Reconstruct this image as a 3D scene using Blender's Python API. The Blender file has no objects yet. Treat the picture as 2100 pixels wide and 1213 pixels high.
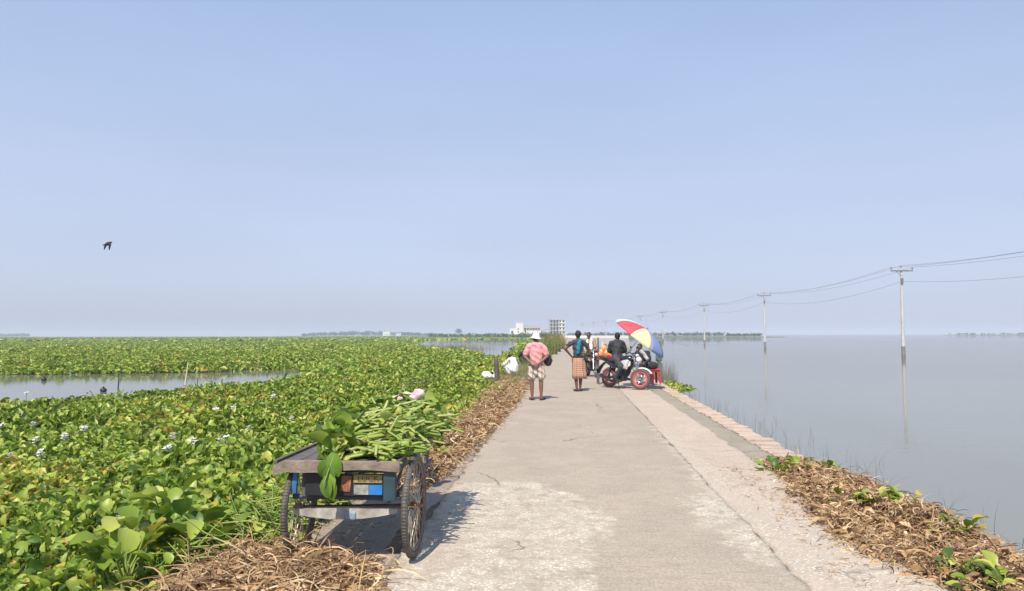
import bpy, bmesh, math, random
import numpy as np
from mathutils import Vector, Matrix, Euler, Quaternion
random.seed(7); RNG = np.random.default_rng(11)
SC = bpy.context.scene; COL = SC.collection
R = math.radians
# ------------------------------------------------------------------ camera: road runs along +Y, the eye is 1.6 m above it
F_PX, HOR, CAM_Z = 1550.0, 687.0, 1.6
YAW, PITCH, ROLL = R(4.24), math.atan((HOR-606.5)/F_PX), R(-0.13)
cam_d = bpy.data.cameras.new('camera'); cam = bpy.data.objects.new('camera', cam_d); COL.objects.link(cam)
cam_d.sensor_width = 36.0; cam_d.lens = 36.0*F_PX/2100.0; cam_d.clip_start = 0.05; cam_d.clip_end = 30000
cam.matrix_world = Matrix.Translation((0,0,CAM_Z)) @ Matrix.Rotation(YAW,4,'Z') @ Matrix.Rotation(R(90)+PITCH,4,'X') @ Matrix.Rotation(ROLL,4,'Z')
SC.camera = cam
CM = cam.matrix_world.to_3x3()
def ray(px, py): return (CM @ Vector(((px-1050)/F_PX, (606.5-py)/F_PX, -1.0)))
def at(px, py, z=0.0):                       # where a spot seen in the photo meets the level z
    d = ray(px, py); t = (z-CAM_Z)/d.z; return Vector((0,0,CAM_Z)) + d*t
def at_depth(px, py, dist):
    d = ray(px, py); h = math.hypot(d.x, d.y); return Vector((0,0,CAM_Z)) + d*(dist/h)
WATER = -0.5
# ------------------------------------------------------------------ object helpers
def tag(o, label=None, cat=None, group=None, kind=None):
    for k, v in (('label',label),('category',cat),('group',group),('kind',kind)):
        if v: o[k] = v
    return o
def empty(name, loc, rz=0, label=None, cat=None, group=None):
    o = bpy.data.objects.new(name, None); COL.objects.link(o); o.location = loc; o.rotation_euler = (0,0,rz)
    o.empty_display_size = .2
    return tag(o, label, cat, group)
def copy_tree(o, parent=None):
    c = o.copy(); COL.objects.link(c); c.parent = parent
    for ch in list(o.children): copy_tree(ch, c)
    return c
def link(name, me, mats, parent=None, smooth=True):
    for m in (mats if isinstance(mats,(list,tuple)) else [mats]): me.materials.append(m)
    if smooth: me.polygons.foreach_set('use_smooth', [True]*len(me.polygons))
    o = bpy.data.objects.new(name, me); COL.objects.link(o)
    if parent is not None: o.parent = parent
    return o
class MB:
    def __init__(s): s.v=[]; s.f=[]; s.m=[]; s.mi=0
    def add(s, vs, fs):
        b=len(s.v); s.v += [tuple(v) for v in vs]
        for f in fs: s.f.append(tuple(b+i for i in f)); s.m.append(s.mi)
    def box(s, c, size, rot=None, bev=0.0):
        x,y,z=[a/2 for a in size]
        M = Matrix.Identity(3) if rot is None else Euler(rot).to_matrix()
        b = min(bev, x*.9, y*.9, z*.9)
        if b <= 0:
            P=[(-x,-y,-z),(x,-y,-z),(x,y,-z),(-x,y,-z),(-x,-y,z),(x,-y,z),(x,y,z),(-x,y,z)]
            Fs=[(0,3,2,1),(4,5,6,7),(0,1,5,4),(1,2,6,5),(2,3,7,6),(3,0,4,7)]
        else:
            bm=bmesh.new(); bmesh.ops.create_cube(bm,size=1)
            for v in bm.verts: v.co=Vector((v.co.x*2*x,v.co.y*2*y,v.co.z*2*z))
            bmesh.ops.bevel(bm,geom=bm.edges[:],offset=b,segments=2,affect='EDGES',profile=.6)
            bm.verts.index_update(); P=[v.co.copy() for v in bm.verts]; Fs=[[v.index for v in f.verts] for f in bm.faces]; bm.free()
        s.add([M@Vector(p)+Vector(c) for p in P], Fs)
    def rings(s, rs, cap=True, dup=True):
        n=len(rs[0]); vs=[p for r in rs for p in r]; fs=[]
        for i in range(len(rs)-1):
            for j in range(n):
                k=(j+1)%n; fs.append((i*n+j,i*n+k,(i+1)*n+k,(i+1)*n+j))
        if cap and not dup: fs.append(tuple(range(n-1,-1,-1))); fs.append(tuple((len(rs)-1)*n+j for j in range(n)))
        s.add(vs, fs)
        if cap and dup: s.add(rs[0],[tuple(range(n-1,-1,-1))]); s.add(rs[-1],[tuple(range(n))])
    def tube(s, pts, rad, n=8, cap=True):
        pts=[Vector(p) for p in pts]; rs=[]; up=None
        if not isinstance(rad,(list,tuple)): rad=[rad]*len(pts)
        for i,p in enumerate(pts):
            t=(pts[min(i+1,len(pts)-1)]-pts[max(i-1,0)]).normalized()
            if up is None: up = Vector((0,0,1)) if abs(t.z)<.9 else Vector((1,0,0))
            a=t.cross(up).normalized(); b=a.cross(t).normalized(); up=b
            rs.append([p+(a*math.cos(2*math.pi*j/n)+b*math.sin(2*math.pi*j/n))*rad[i] for j in range(n)])
        s.rings(rs,cap)
    def cap(s, p0, r0, p1, r1, n=12, flat=1.0):
        p0=Vector(p0); p1=Vector(p1); t=(p1-p0)
        t = t.normalized() if t.length>1e-6 else Vector((0,0,1))
        up = Vector((0,1,0)) if abs(t.y)<.9 else Vector((1,0,0))
        a=t.cross(up).normalized(); b=a.cross(t).normalized(); rs=[]
        for p,r,angs in ((p0,r0,(-85,-55,-25,0)),(p1,r1,(0,25,55,85))):
            for g in angs:
                c=math.cos(R(g))*r; o=math.sin(R(g))*r
                rs.append([p+t*o+(a*math.cos(2*math.pi*j/n)+b*flat*math.sin(2*math.pi*j/n))*c for j in range(n)])
        s.rings(rs,True,False)
    def ell(s, c, r, rot=None, n=14, m=9):
        M = Matrix.Identity(3) if rot is None else Euler(rot).to_matrix(); rs=[]
        for i in range(m):
            g=-math.pi/2+math.pi*(i+.35)/(m-.3); g=max(-1.5,min(1.5,g))
            rs.append([Vector(c)+M@Vector((r[0]*math.cos(g)*math.cos(2*math.pi*j/n),r[1]*math.cos(g)*math.sin(2*math.pi*j/n),r[2]*math.sin(g))) for j in range(n)])
        s.rings(rs,True,False)
    def torus(s, c, R0, r, axis='y', n=40, m=10, sq=1.0):
        rs=[]
        for i in range(n+1):
            a=2*math.pi*i/n; ring=[]
            for j in range(m):
                b=2*math.pi*j/m; q=R0+r*math.cos(b); h=r*sq*math.sin(b)
                if axis=='y': p=(q*math.cos(a),h,q*math.sin(a))
                elif axis=='x': p=(h,q*math.cos(a),q*math.sin(a))
                else: p=(q*math.cos(a),q*math.sin(a),h)
                ring.append(Vector(c)+Vector(p))
            rs.append(ring)
        s.rings(rs,cap=False)
    def mesh(s, name):
        me=bpy.data.meshes.new(name); me.from_pydata(s.v,[],s.f); me.update()
        me.polygons.foreach_set('material_index', s.m)
        bm=bmesh.new(); bm.from_mesh(me); bmesh.ops.recalc_face_normals(bm,faces=bm.faces[:]); bm.to_mesh(me); bm.free()
        return me
    def build(s, name, mats, parent=None, smooth=False): return link(name, s.mesh(name), mats, parent, smooth)
def voxel(name, mb, mats, vox=.012, parent=None, it=4, matfn=None, wob=0.0):   # fuse overlapping shapes into one continuous skin
    me=mb.mesh(name+'_src'); o=bpy.data.objects.new(name+'_src',me); COL.objects.link(o)
    m=o.modifiers.new('r','REMESH'); m.mode='VOXEL'; m.voxel_size=vox; m.use_smooth_shade=True
    s=o.modifiers.new('s','SMOOTH'); s.factor=.5; s.iterations=it
    dg=bpy.context.evaluated_depsgraph_get(); dg.update()
    me2=bpy.data.meshes.new_from_object(o.evaluated_get(dg)); me2.name=name
    bpy.data.objects.remove(o); bpy.data.meshes.remove(me); me2.materials.clear()
    n=len(me2.vertices); V=np.empty(n*3,np.float32); me2.vertices.foreach_get('co',V); V=V.reshape(-1,3)
    if wob:
        ph=RNG.uniform(0,6,6)
        N=np.empty(n*3,np.float32); me2.vertices.foreach_get('normal',N); N=N.reshape(-1,3)
        d=np.sin(V[:,0]*34+V[:,2]*9+ph[0])*np.sin(V[:,2]*23+ph[1]+V[:,1]*11)+.7*np.sin(V[:,2]*47+V[:,0]*26+ph[2])*np.sin(V[:,1]*31+ph[3])
        V=V+N*(d*wob)[:,None]; me2.vertices.foreach_set('co',V.astype(np.float32).ravel())
    o2=link(name, me2, mats, parent, True)
    if matfn:
        me2.polygons.foreach_set('material_index',[matfn(p.center) for p in me2.polygons])
    me2.update()
    return o2
def mesh_np(name, V, F, mats, col=None, parent=None, smooth=True):
    V=np.asarray(V,np.float32).reshape(-1,3); F=np.asarray(F,np.int32); k=F.shape[1]
    me=bpy.data.meshes.new(name); me.vertices.add(len(V)); me.vertices.foreach_set('co',V.ravel())
    me.loops.add(F.size); me.loops.foreach_set('vertex_index',F.ravel())
    me.polygons.add(len(F)); me.polygons.foreach_set('loop_start',np.arange(len(F),dtype=np.int32)*k)
    me.update(calc_edges=True)
    if col is not None:
        a=me.color_attributes.new('Col','FLOAT_COLOR','POINT'); c=np.ones((len(V),4),np.float32); c[:,:3]=col; a.data.foreach_set('color',c.ravel())
    return link(name, me, mats, parent, smooth)
# ------------------------------------------------------------------ materials
def mat(name, color=(.5,.5,.5), rough=.6, metal=0.0, spec=.5, var=0.0, scale=8.0, bump=0.0, bscale=40.0, color2=None, attr=False, trans=0.0, coat=0.0):
    m=bpy.data.materials.new(name); m.use_nodes=True; nt=m.node_tree; N=nt.nodes; L=nt.links
    p=N['Principled BSDF']; p.inputs['Roughness'].default_value=rough; p.inputs['Metallic'].default_value=metal
    p.inputs['Specular IOR Level'].default_value=spec; p.inputs['Coat Weight'].default_value=coat
    p.inputs['Base Color'].default_value=(*color,1)
    src=None
    tc=N.new('ShaderNodeTexCoord')
    if attr:
        a=N.new('ShaderNodeAttribute'); a.attribute_name='Col'; src=a.outputs['Color']
    elif var or color2:
        no=N.new('ShaderNodeTexNoise'); no.inputs['Scale'].default_value=scale; no.inputs['Detail'].default_value=6; no.inputs['Roughness'].default_value=.65
        L.new(tc.outputs['Object'],no.inputs['Vector'])
        r=N.new('ShaderNodeValToRGB'); r.color_ramp.elements[0].position=.32; r.color_ramp.elements[1].position=.68
        c2=color2 or tuple(max(0,c*(1-var)) for c in color); c1=color if color2 else tuple(c*(1+var*.5) for c in color)
        r.color_ramp.elements[0].color=(*c2,1); r.color_ramp.elements[1].color=(*c1,1)
        L.new(no.outputs['Fac'],r.inputs['Fac']); src=r.outputs['Color']
    if src: L.new(src,p.inputs['Base Color'])
    if bump:
        nb=N.new('ShaderNodeTexNoise'); nb.inputs['Scale'].default_value=bscale; nb.inputs['Detail'].default_value=5
        L.new(tc.outputs['Object'],nb.inputs['Vector'])
        b=N.new('ShaderNodeBump'); b.inputs['Strength'].default_value=bump; b.inputs['Distance'].default_value=.02
        L.new(nb.outputs['Fac'],b.inputs['Height']); L.new(b.outputs['Normal'],p.inputs['Normal'])
    if trans:
        t=N.new('ShaderNodeBsdfTranslucent'); mx=N.new('ShaderNodeMixShader'); mx.inputs[0].default_value=trans
        if src: L.new(src,t.inputs['Color'])
        else: t.inputs['Color'].default_value=(*color,1)
        L.new(p.outputs[0],mx.inputs[1]); L.new(t.outputs[0],mx.inputs[2]); L.new(mx.outputs[0],N['Material Output'].inputs['Surface'])
    return m
def mnode(nt, op, a, b=None, c=None, clamp=False):
    n=nt.nodes.new('ShaderNodeMath'); n.operation=op; n.use_clamp=clamp
    for i,x in enumerate((a,b,c)):
        if x is None: continue
        if isinstance(x,(int,float)): n.inputs[i].default_value=x
        else: nt.links.new(x,n.inputs[i])
    return n.outputs[0]
def noise(nt, vec, scale, detail=5, rough=.6):
    n=nt.nodes.new('ShaderNodeTexNoise'); n.inputs['Scale'].default_value=scale; n.inputs['Detail'].default_value=detail; n.inputs['Roughness'].default_value=rough
    nt.links.new(vec,n.inputs['Vector']); return n.outputs['Fac']
def mixc(nt, fac, a, b):
    n=nt.nodes.new('ShaderNodeMix'); n.data_type='RGBA'
    if isinstance(fac,(int,float)): n.inputs[0].default_value=fac
    else: nt.links.new(fac,n.inputs[0])
    for i,x in ((6,a),(7,b)):
        if isinstance(x,tuple): n.inputs[i].default_value=(*x,1)
        else: nt.links.new(x,n.inputs[i])
    return n.outputs[2]
def ramp01(nt, x, lo, hi):
    n=nt.nodes.new('ShaderNodeMapRange'); n.inputs['From Min'].default_value=lo; n.inputs['From Max'].default_value=hi
    n.interpolation_type='SMOOTHSTEP'; nt.links.new(x,n.inputs['Value']); return n.outputs['Result']
LEAF = mat('hyacinth_leaf', rough=.42, spec=.45, attr=True, trans=.32)
DRY = mat('dried_stem', rough=.75, spec=.25, attr=True, trans=.08)
BLADE = mat('grass_blade', rough=.6, spec=.3, attr=True, trans=.2)
WOODG = mat('weathered_wood', (.17,.145,.135), .8, color2=(.09,.078,.075), scale=9, bump=.5, bscale=30)
RUBBER = mat('tyre_rubber', (.075,.068,.064), .75, color2=(.16,.14,.12), scale=14, bump=.3, bscale=60)
STEEL = mat('rusty_steel', (.22,.17,.14), .5, metal=.5, color2=(.12,.07,.045), scale=20)
CHROME = mat('chrome', (.62,.62,.62), .22, metal=1.0)
BLKP = mat('black_plastic', (.02,.02,.022), .4)
SKIN = mat('brown_skin', (.19,.098,.062), .5, var=.15, scale=12)
SKIND = mat('dark_brown_skin', (.12,.062,.04), .5, var=.15, scale=12)
HAIR = mat('black_hair', (.012,.011,.011), .55, bump=.4, bscale=120)
# ------------------------------------------------------------------ light and air
w = bpy.data.worlds.new('World'); SC.world = w; w.use_nodes = True
nt = w.node_tree; bg = nt.nodes['Background']
sky = nt.nodes.new('ShaderNodeTexSky'); sky.sky_type='NISHITA'; sky.sun_disc=False
SUN_EL, SUN_AZ = R(53), R(12)           # sun behind the camera, a little to its left
sdir = Vector((math.sin(SUN_AZ)*math.cos(SUN_EL), math.cos(SUN_AZ)*math.cos(SUN_EL), -math.sin(SUN_EL)))   # way the light travels
sky.sun_elevation=SUN_EL; sky.sun_rotation=math.atan2(-sdir.x,-sdir.y)
sky.air_density=SKY_AIR=1.0; sky.dust_density=1.3; sky.ozone_density=2.2; sky.altitude=0
tcw=nt.nodes.new('ShaderNodeTexCoord'); spx=nt.nodes.new('ShaderNodeSeparateXYZ'); nt.links.new(tcw.outputs['Generated'],spx.inputs[0])
BGS=.13
rmp=nt.nodes.new('ShaderNodeValToRGB'); nt.links.new(spx.outputs['Z'],rmp.inputs['Fac']); els=rmp.color_ramp.elements
HAZY=((0.0,(.465,.505,.655)),(.07,(.485,.54,.71)),(.19,(.475,.55,.745)),(.30,(.41,.515,.735)),(.42,(.345,.468,.69)),(.75,(.22,.35,.61)))      # humid air: pale lavender low down, clear blue overhead
while len(els)<len(HAZY): els.new(.5)
for e,(q,c) in zip(els,HAZY): e.position=q; e.color=(*[k/BGS/10 for k in c],1)
mul=nt.nodes.new('ShaderNodeVectorMath'); mul.operation='SCALE'; mul.inputs['Scale'].default_value=10; nt.links.new(rmp.outputs['Color'],mul.inputs[0])
mxw=nt.nodes.new('ShaderNodeMix'); mxw.data_type='RGBA'; mxw.inputs[0].default_value=.85; nt.links.new(sky.outputs[0],mxw.inputs[6]); nt.links.new(mul.outputs[0],mxw.inputs[7])
hv=nt.nodes.new('ShaderNodeMapping'); hv.inputs['Scale'].default_value=(1.2,1.2,5); nt.links.new(tcw.outputs['Generated'],hv.inputs['Vector'])     # thin uneven veils of haze
hnz=nt.nodes.new('ShaderNodeTexNoise'); hnz.inputs['Scale'].default_value=1.6; hnz.inputs['Detail'].default_value=4; nt.links.new(hv.outputs[0],hnz.inputs['Vector'])
mrh=nt.nodes.new('ShaderNodeMapRange'); mrh.inputs['From Min'].default_value=.3; mrh.inputs['From Max'].default_value=.7; mrh.inputs['To Min'].default_value=.965; mrh.inputs['To Max'].default_value=1.035; nt.links.new(hnz.outputs['Fac'],mrh.inputs['Value'])
mh=nt.nodes.new('ShaderNodeVectorMath'); mh.operation='SCALE'; nt.links.new(mxw.outputs[2],mh.inputs[0]); nt.links.new(mrh.outputs[0],mh.inputs['Scale'])
nt.links.new(mh.outputs[0],bg.inputs['Color']); bg.inputs['Strength'].default_value=BGS
sl = bpy.data.lights.new('sun','SUN'); sl.energy=4.8; sl.angle=R(.6); sl.color=(1,.92,.79)
so = bpy.data.objects.new('sun',sl); COL.objects.link(so); so.rotation_euler = sdir.to_track_quat('-Z','Y').to_euler(); so.location=(0,-10,30)
SC.view_settings.view_transform='Standard'; SC.view_settings.look='None'; SC.view_settings.exposure=.24; SC.view_settings.gamma=1
SC.render.engine='CYCLES'; SC.cycles.use_denoising=True; SC.cycles.max_bounces=7; SC.cycles.diffuse_bounces=3; SC.cycles.glossy_bounces=3
SC.cycles.transmission_bounces=4; SC.cycles.volume_bounces=1; SC.cycles.sample_clamp_indirect=6; SC.cycles.caustics_reflective=False; SC.cycles.caustics_refractive=False
hz = MB(); hz.box((0,3000,12.5),(12000,9000,29)); hzm=bpy.data.materials.new('haze'); hzm.use_nodes=True
hn=hzm.node_tree; hn.nodes.remove(hn.nodes['Principled BSDF']); pv=hn.nodes.new('ShaderNodeVolumePrincipled')
pv.inputs['Color'].default_value=(.70,.755,.88,1); pv.inputs['Density'].default_value=.0005; pv.inputs['Anisotropy'].default_value=0.0
hn.links.new(pv.outputs[0],hn.nodes['Material Output'].inputs['Volume'])
haze = hz.build('haze',hzm); tag(haze,kind='stuff')
# ------------------------------------------------------------------ the lie of the land
def sstep(a,b,x): t=np.clip((np.asarray(x,float)-a)/(b-a),0,1); return t*t*(3-2*t)
def wob(x,y,s=1.0,seed=0):               # smooth random relief, about -1..1
    r=np.random.default_rng(seed); o=np.zeros_like(np.asarray(x,float)+np.asarray(y,float))
    for k in range(7):
        a=r.uniform(0,6.28); f=s*r.uniform(.5,2.2); o=o+np.sin((x*math.cos(a)+y*math.sin(a))*f+r.uniform(0,6.28))/2.6
    return o
def zr(y): return 1.0*sstep(70,150,y)     # the road climbs gently far away
PX=np.array([-40,-9,-3.8,-3.0,-2.4,-2.1,-1.2,1.5,2.35,2.36,2.8,3.22,3.3,3.9,6.5,40]); PZ=np.array([-.9,-.9,-.66,-.40,-.10,-.02,-.015,-.015,-.03,-.085,-.085,-.12,-.35,-.66,-.9,-.9])
def gz(x,y): return np.interp(x,PX,PZ)+np.where((np.asarray(x)>-3)&(np.asarray(x)<3.4),zr(y),0)
def grid(name, xs, ys, zf, mats, kind='structure', col=None):
    X,Y=np.meshgrid(xs,ys); Z=zf(X,Y); nx=len(xs); ny=len(ys)
    V=np.stack([X,Y,Z],-1).reshape(-1,3); i=np.arange(nx-1)[None]+np.arange(ny-1)[:,None]*nx; i=i.ravel()
    F=np.stack([i,i+1,i+nx+1,i+nx],1); o=mesh_np(name,V,F,mats,col=col(X.ravel(),Y.ravel()) if col else None)
    return tag(o,kind=kind)
# water: muddy and calm, one sheet to the horizon
m=bpy.data.materials.new('lake_water'); m.use_nodes=True; n_=m.node_tree; n_.nodes.remove(n_.nodes['Principled BSDF'])
geo=n_.nodes.new('ShaderNodeNewGeometry'); mp=n_.nodes.new('ShaderNodeMapping'); mp.inputs['Scale'].default_value=(.6,1.5,1); n_.links.new(geo.outputs['Position'],mp.inputs['Vector'])
h1=noise(n_,mp.outputs[0],2.2,4,.55); h2=noise(n_,geo.outputs['Position'],.035,3,.5)
b=n_.nodes.new('ShaderNodeBump'); b.inputs['Strength'].default_value=.06; b.inputs['Distance'].default_value=.06; n_.links.new(h1,b.inputs['Height'])
rr=ramp01(n_,h2,.42,.62); df=n_.nodes.new('ShaderNodeBsdfDiffuse'); n_.links.new(mixc(n_,rr,(.225,.222,.195),(.26,.253,.22)),df.inputs['Color'])
gl=n_.nodes.new('ShaderNodeBsdfGlossy'); gl.inputs['Color'].default_value=(.81,.81,.775,1); n_.links.new(mnode(n_,'MULTIPLY_ADD',rr,.045,.012),gl.inputs['Roughness']); n_.links.new(b.outputs[0],gl.inputs['Normal'])
fr=n_.nodes.new('ShaderNodeFresnel'); fr.inputs['IOR'].default_value=1.33; n_.links.new(b.outputs[0],fr.inputs['Normal'])
ms=n_.nodes.new('ShaderNodeMixShader'); n_.links.new(fr.outputs[0],ms.inputs[0]); n_.links.new(df.outputs[0],ms.inputs[1]); n_.links.new(gl.outputs[0],ms.inputs[2]); n_.links.new(ms.outputs[0],n_.nodes['Material Output'].inputs['Surface'])
wt=MB(); wt.add([(-5800,-1300,WATER),(5800,-1300,WATER),(5800,7300,WATER),(-5800,7300,WATER)],[(0,1,2,3)]); tag(wt.build('water',m),kind='structure')
SOIL=mat('bank_soil',(.20,.15,.10),.9,color2=(.10,.075,.05),scale=3,bump=.6,bscale=18)
ys=np.concatenate([np.arange(-6,30,.35),np.arange(30,90,1.5),np.arange(90,240,5)])
xs=np.unique(np.concatenate([PX,np.linspace(-4.2,-1.3,14),np.linspace(3.2,4.2,8)]))
tag(grid('ground',xs,ys,lambda X,Y: gz(X,Y)+.02*wob(X*3,Y*3,1,3)*((X<-1.3)|(X>3.3)),SOIL),kind='structure')
# ------------------------------------------------------------------ road: dusty concrete with worn patches where the stones show
def sd_poly(x,y,poly):                    # signed distance (positive inside)
    P=np.asarray(poly,float); x=np.asarray(x,float); y=np.asarray(y,float); ins=np.zeros(x.shape,bool); dm=np.full(x.shape,1e9)
    for i in range(len(P)):
        a=P[i]; c=P[(i+1)%len(P)]; ex,ey=c-a; t=np.clip(((x-a[0])*ex+(y-a[1])*ey)/(ex*ex+ey*ey+1e-12),0,1)
        dm=np.minimum(dm,np.hypot(x-a[0]-t*ex,y-a[1]-t*ey))
        cr=((a[1]>y)!=(c[1]>y))&(x<(c[0]-a[0])*(y-a[1])/((c[1]-a[1]) if c[1]!=a[1] else 1e-12)+a[0]); ins^=cr
    return np.where(ins,dm,-dm)
WEAR=[[(-1.4,3),(-1.4,7.6),(-1.15,8.3),(-.35,8.25),(.08,7.5),(.36,6.6),(.34,6.2),(.16,5.9),(.1,5.2),(.14,4.6),(.0,3)],
      [(1.12,7.35),(1.14,7.0),(1.2,6.2),(1.26,5.7),(1.5,5.2),(1.62,4.8),(1.7,3),(2.4,3),(2.3,5.2),(2.2,6.5),(1.9,8),(1.72,9.5),(1.62,12),(1.5,13.5),(1.46,11),(1.47,9.5),(1.42,8.0)]]
def wear(x,y):
    s=np.full(np.shape(x),-1.0)
    for P in WEAR: s=np.maximum(s,sd_poly(x,y,P))
    return np.clip(s,-1,1)
def concrete(name, base, base2, chips, seamx=None, stripe=False):
    m=mat(name,base,.85,spec=.25); t=m.node_tree; p=t.nodes['Principled BSDF']; g=t.nodes.new('ShaderNodeNewGeometry'); pos=g.outputs['Position']
    n1=noise(t,pos,1.1,6,.65); n2=noise(t,pos,9,5,.7); n3=noise(t,pos,46,3,.6)
    c=mixc(t,ramp01(t,n1,.35,.66),base2,base); c=mixc(t,mnode(t,'MULTIPLY',ramp01(t,n2,.48,.68),.6),c,tuple(q*.78 for q in base))
    mp=t.nodes.new('ShaderNodeMapping'); mp.inputs['Scale'].default_value=(1.2,9,1); t.links.new(pos,mp.inputs['Vector'])     # broom marks across the slab
    nb=noise(t,mp.outputs[0],3.0,5,.7); c=mixc(t,mnode(t,'MULTIPLY',ramp01(t,nb,.48,.66),.62),c,tuple(q*.62 for q in base))
    c=mixc(t,mnode(t,'MULTIPLY',ramp01(t,n3,.42,.64),.62),c,tuple(q*.55 for q in base))
    a=t.nodes.new('ShaderNodeAttribute'); a.attribute_name='Col'
    wv=mnode(t,'ADD',a.outputs['Fac'],mnode(t,'MULTIPLY',mnode(t,'SUBTRACT',noise(t,pos,3.2,8,.72),.5),1.0)); wm=ramp01(t,wv,.42,.56)     # attribute .5 = edge of a patch
    vo=t.nodes.new('ShaderNodeTexVoronoi'); vo.inputs['Scale'].default_value=40; t.links.new(pos,vo.inputs['Vector'])
    bright=t.nodes.new('ShaderNodeSeparateColor'); t.links.new(vo.outputs['Color'],bright.inputs[0])
    ch=mixc(t,ramp01(t,bright.outputs[0],.25,.8),tuple(q*.70 for q in chips),chips)
    ch=mixc(t,ramp01(t,vo.outputs['Distance'],.30,.52),ch,tuple(q*.55 for q in chips))
    ch=mixc(t,mnode(t,'MULTIPLY',ramp01(t,n2,.45,.7),.55),ch,tuple(q*.84 for q in chips))
    wm2=mnode(t,'MULTIPLY',wm,mnode(t,'MULTIPLY',ramp01(t,noise(t,pos,7,7,.75),.36,.54),mnode(t,'MULTIPLY_ADD',ramp01(t,noise(t,pos,2.0,5,.7),.38,.6),.55,.45)))
    c=mixc(t,mnode(t,'MULTIPLY',wm2,.88),c,ch)
    st=noise(t,pos,.55,5,.6); c=mixc(t,mnode(t,'MULTIPLY',ramp01(t,st,.52,.70),.32),c,tuple(q*.62 for q in base))             # old damp stains
    wp=t.nodes.new('ShaderNodeVectorMath'); wp.operation='MULTIPLY_ADD'; nz=t.nodes.new('ShaderNodeTexNoise'); nz.inputs['Scale'].default_value=2.2; nz.inputs['Detail'].default_value=5; t.links.new(pos,nz.inputs['Vector'])
    wp.inputs[1].default_value=(.55,.55,0); t.links.new(nz.outputs['Color'],wp.inputs[0]); t.links.new(pos,wp.inputs[2])
    vc=t.nodes.new('ShaderNodeTexVoronoi'); vc.feature='DISTANCE_TO_EDGE'; vc.inputs['Scale'].default_value=.42; t.links.new(wp.outputs[0],vc.inputs['Vector'])
    ck=mnode(t,'MULTIPLY',mnode(t,'SUBTRACT',1.0,ramp01(t,vc.outputs['Distance'],.002,.0065)),ramp01(t,noise(t,pos,.8,3,.5),.50,.60)); c=mixc(t,mnode(t,'MULTIPLY',ck,.75),c,tuple(q*.33 for q in base))
    t.links.new(c,p.inputs['Base Color'])
    bm_=t.nodes.new('ShaderNodeBump'); bm_.inputs['Strength'].default_value=.5; bm_.inputs['Distance'].default_value=.012
    hh=mnode(t,'ADD',mnode(t,'MULTIPLY',n3,.5),mnode(t,'MULTIPLY',wm2,mnode(t,'SUBTRACT',.6,vo.outputs['Distance']))); t.links.new(hh,bm_.inputs['Height']); t.links.new(bm_.outputs[0],p.inputs['Normal'])
    return m
ROADM=concrete('road_concrete',(.48,.40,.315),(.40,.338,.268),(.86,.76,.62))
SHOM=concrete('shoulder_concrete',(.58,.47,.37),(.50,.41,.33),(.77,.675,.555))
GUTM=concrete('gutter_concrete',(.40,.345,.265),(.32,.275,.215),(.4,.36,.3))
wcol=lambda x,y: np.repeat(np.clip(wear(x,y)*.9+.5,0,1)[:,None],3,1)
ry=np.concatenate([np.arange(-3,3,.5),np.arange(3,14,.05),np.arange(14,40,.5),np.arange(40,150,2.5)])
def edge_x(x,y):      # chipped, wandering slab edge
    return x
def slab(name, x0, x1, z, m, n, jl=0.0, jr=0.0, y0=-3, y1=148, tilt=0):
    xs=np.linspace(x0,x1,n); yy=ry[(ry>=y0)&(ry<=y1)]; X,Y=np.meshgrid(xs,yy)
    u=(X-x0)/(x1-x0); J=lambda s: .45*wob(Y*0,Y,1.6,s)+.75*wob(Y*0,Y,11,s+50)
    Xd=X+jl*J(21)*np.clip(1-u*4,0,1)+jr*J(22)*np.clip(u*4-3,0,1)
    Z=z+zr(Y)+.004*wob(X,Y,1.5,5)+tilt*u
    nx=len(xs); V=np.stack([Xd,Y,Z],-1).reshape(-1,3); i=(np.arange(nx-1)[None]+np.arange(len(yy)-1)[:,None]*nx).ravel()
    # skirt down both sides so the slab has thickness
    F=[np.stack([i,i+1,i+nx+1,i+nx],1)]; nv=len(V); k=np.arange(len(yy))
    for e in (0,nx-1):
        S=V[k*nx+e].copy(); S[:,2]-=.14; V=np.concatenate([V,S]); b=nv+np.arange(len(yy)-1); nv+=len(yy)
        F.append(np.stack([k[:-1]*nx+e,b,b+1,k[1:]*nx+e],1) if e else np.stack([k[:-1]*nx,k[1:]*nx,b+1,b],1))
    o=mesh_np(name,V,np.concatenate(F),m,col=wcol(V[:,0],V[:,1]),smooth=False); return tag(o,kind='structure')
slab('road',-1.225,1.493,.0,ROADM,60,.025,.016)
slab('road_shoulder',1.504,2.36,-.004,SHOM,20,.016,.03)
slab('gutter',2.362,2.80,-.055,GUTM,8,0,.02,tilt=-.01)
slab('concrete_apron',-2.12,-1.24,-.012,concrete('apron_concrete',(.40,.33,.265),(.33,.28,.23),(.5,.45,.4)),16,.05,.012,y1=12.5)
# retaining wall along the water: rows of worn pinkish bricks laid crosswise on a core
BR=mat('pink_brick',(.58,.455,.355),.85,color2=(.40,.315,.25),scale=5,bump=.5,bscale=30); BR2=mat('worn_mortar',(.42,.36,.30),.9,var=.4,scale=6,bump=.4)
rw=empty('retaining_wall',(3.0,8,-.6),0,'low pinkish brick retaining wall running along the water edge','wall')
mb=MB(); mb.box((0,36,.25),(.36,92,.5)); mb.build('wall_core',BR2,rw)
mb=MB(); y=-8.0
while y<75:
    wd=random.choice((.11,.115,.12,.235)); top=.535+random.uniform(-.03,.02)
    if random.random()>.14: mb.box((random.uniform(-.012,.012)+.005,y+wd/2,top-.06),(.40+random.uniform(-.09,.03),wd-random.uniform(.008,.030),.12),(random.uniform(-.02,.02),random.uniform(-.02,.02),random.uniform(-.04,.04)),.008)
    y+=wd
mb.build('brick_coping',BR,rw)
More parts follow.
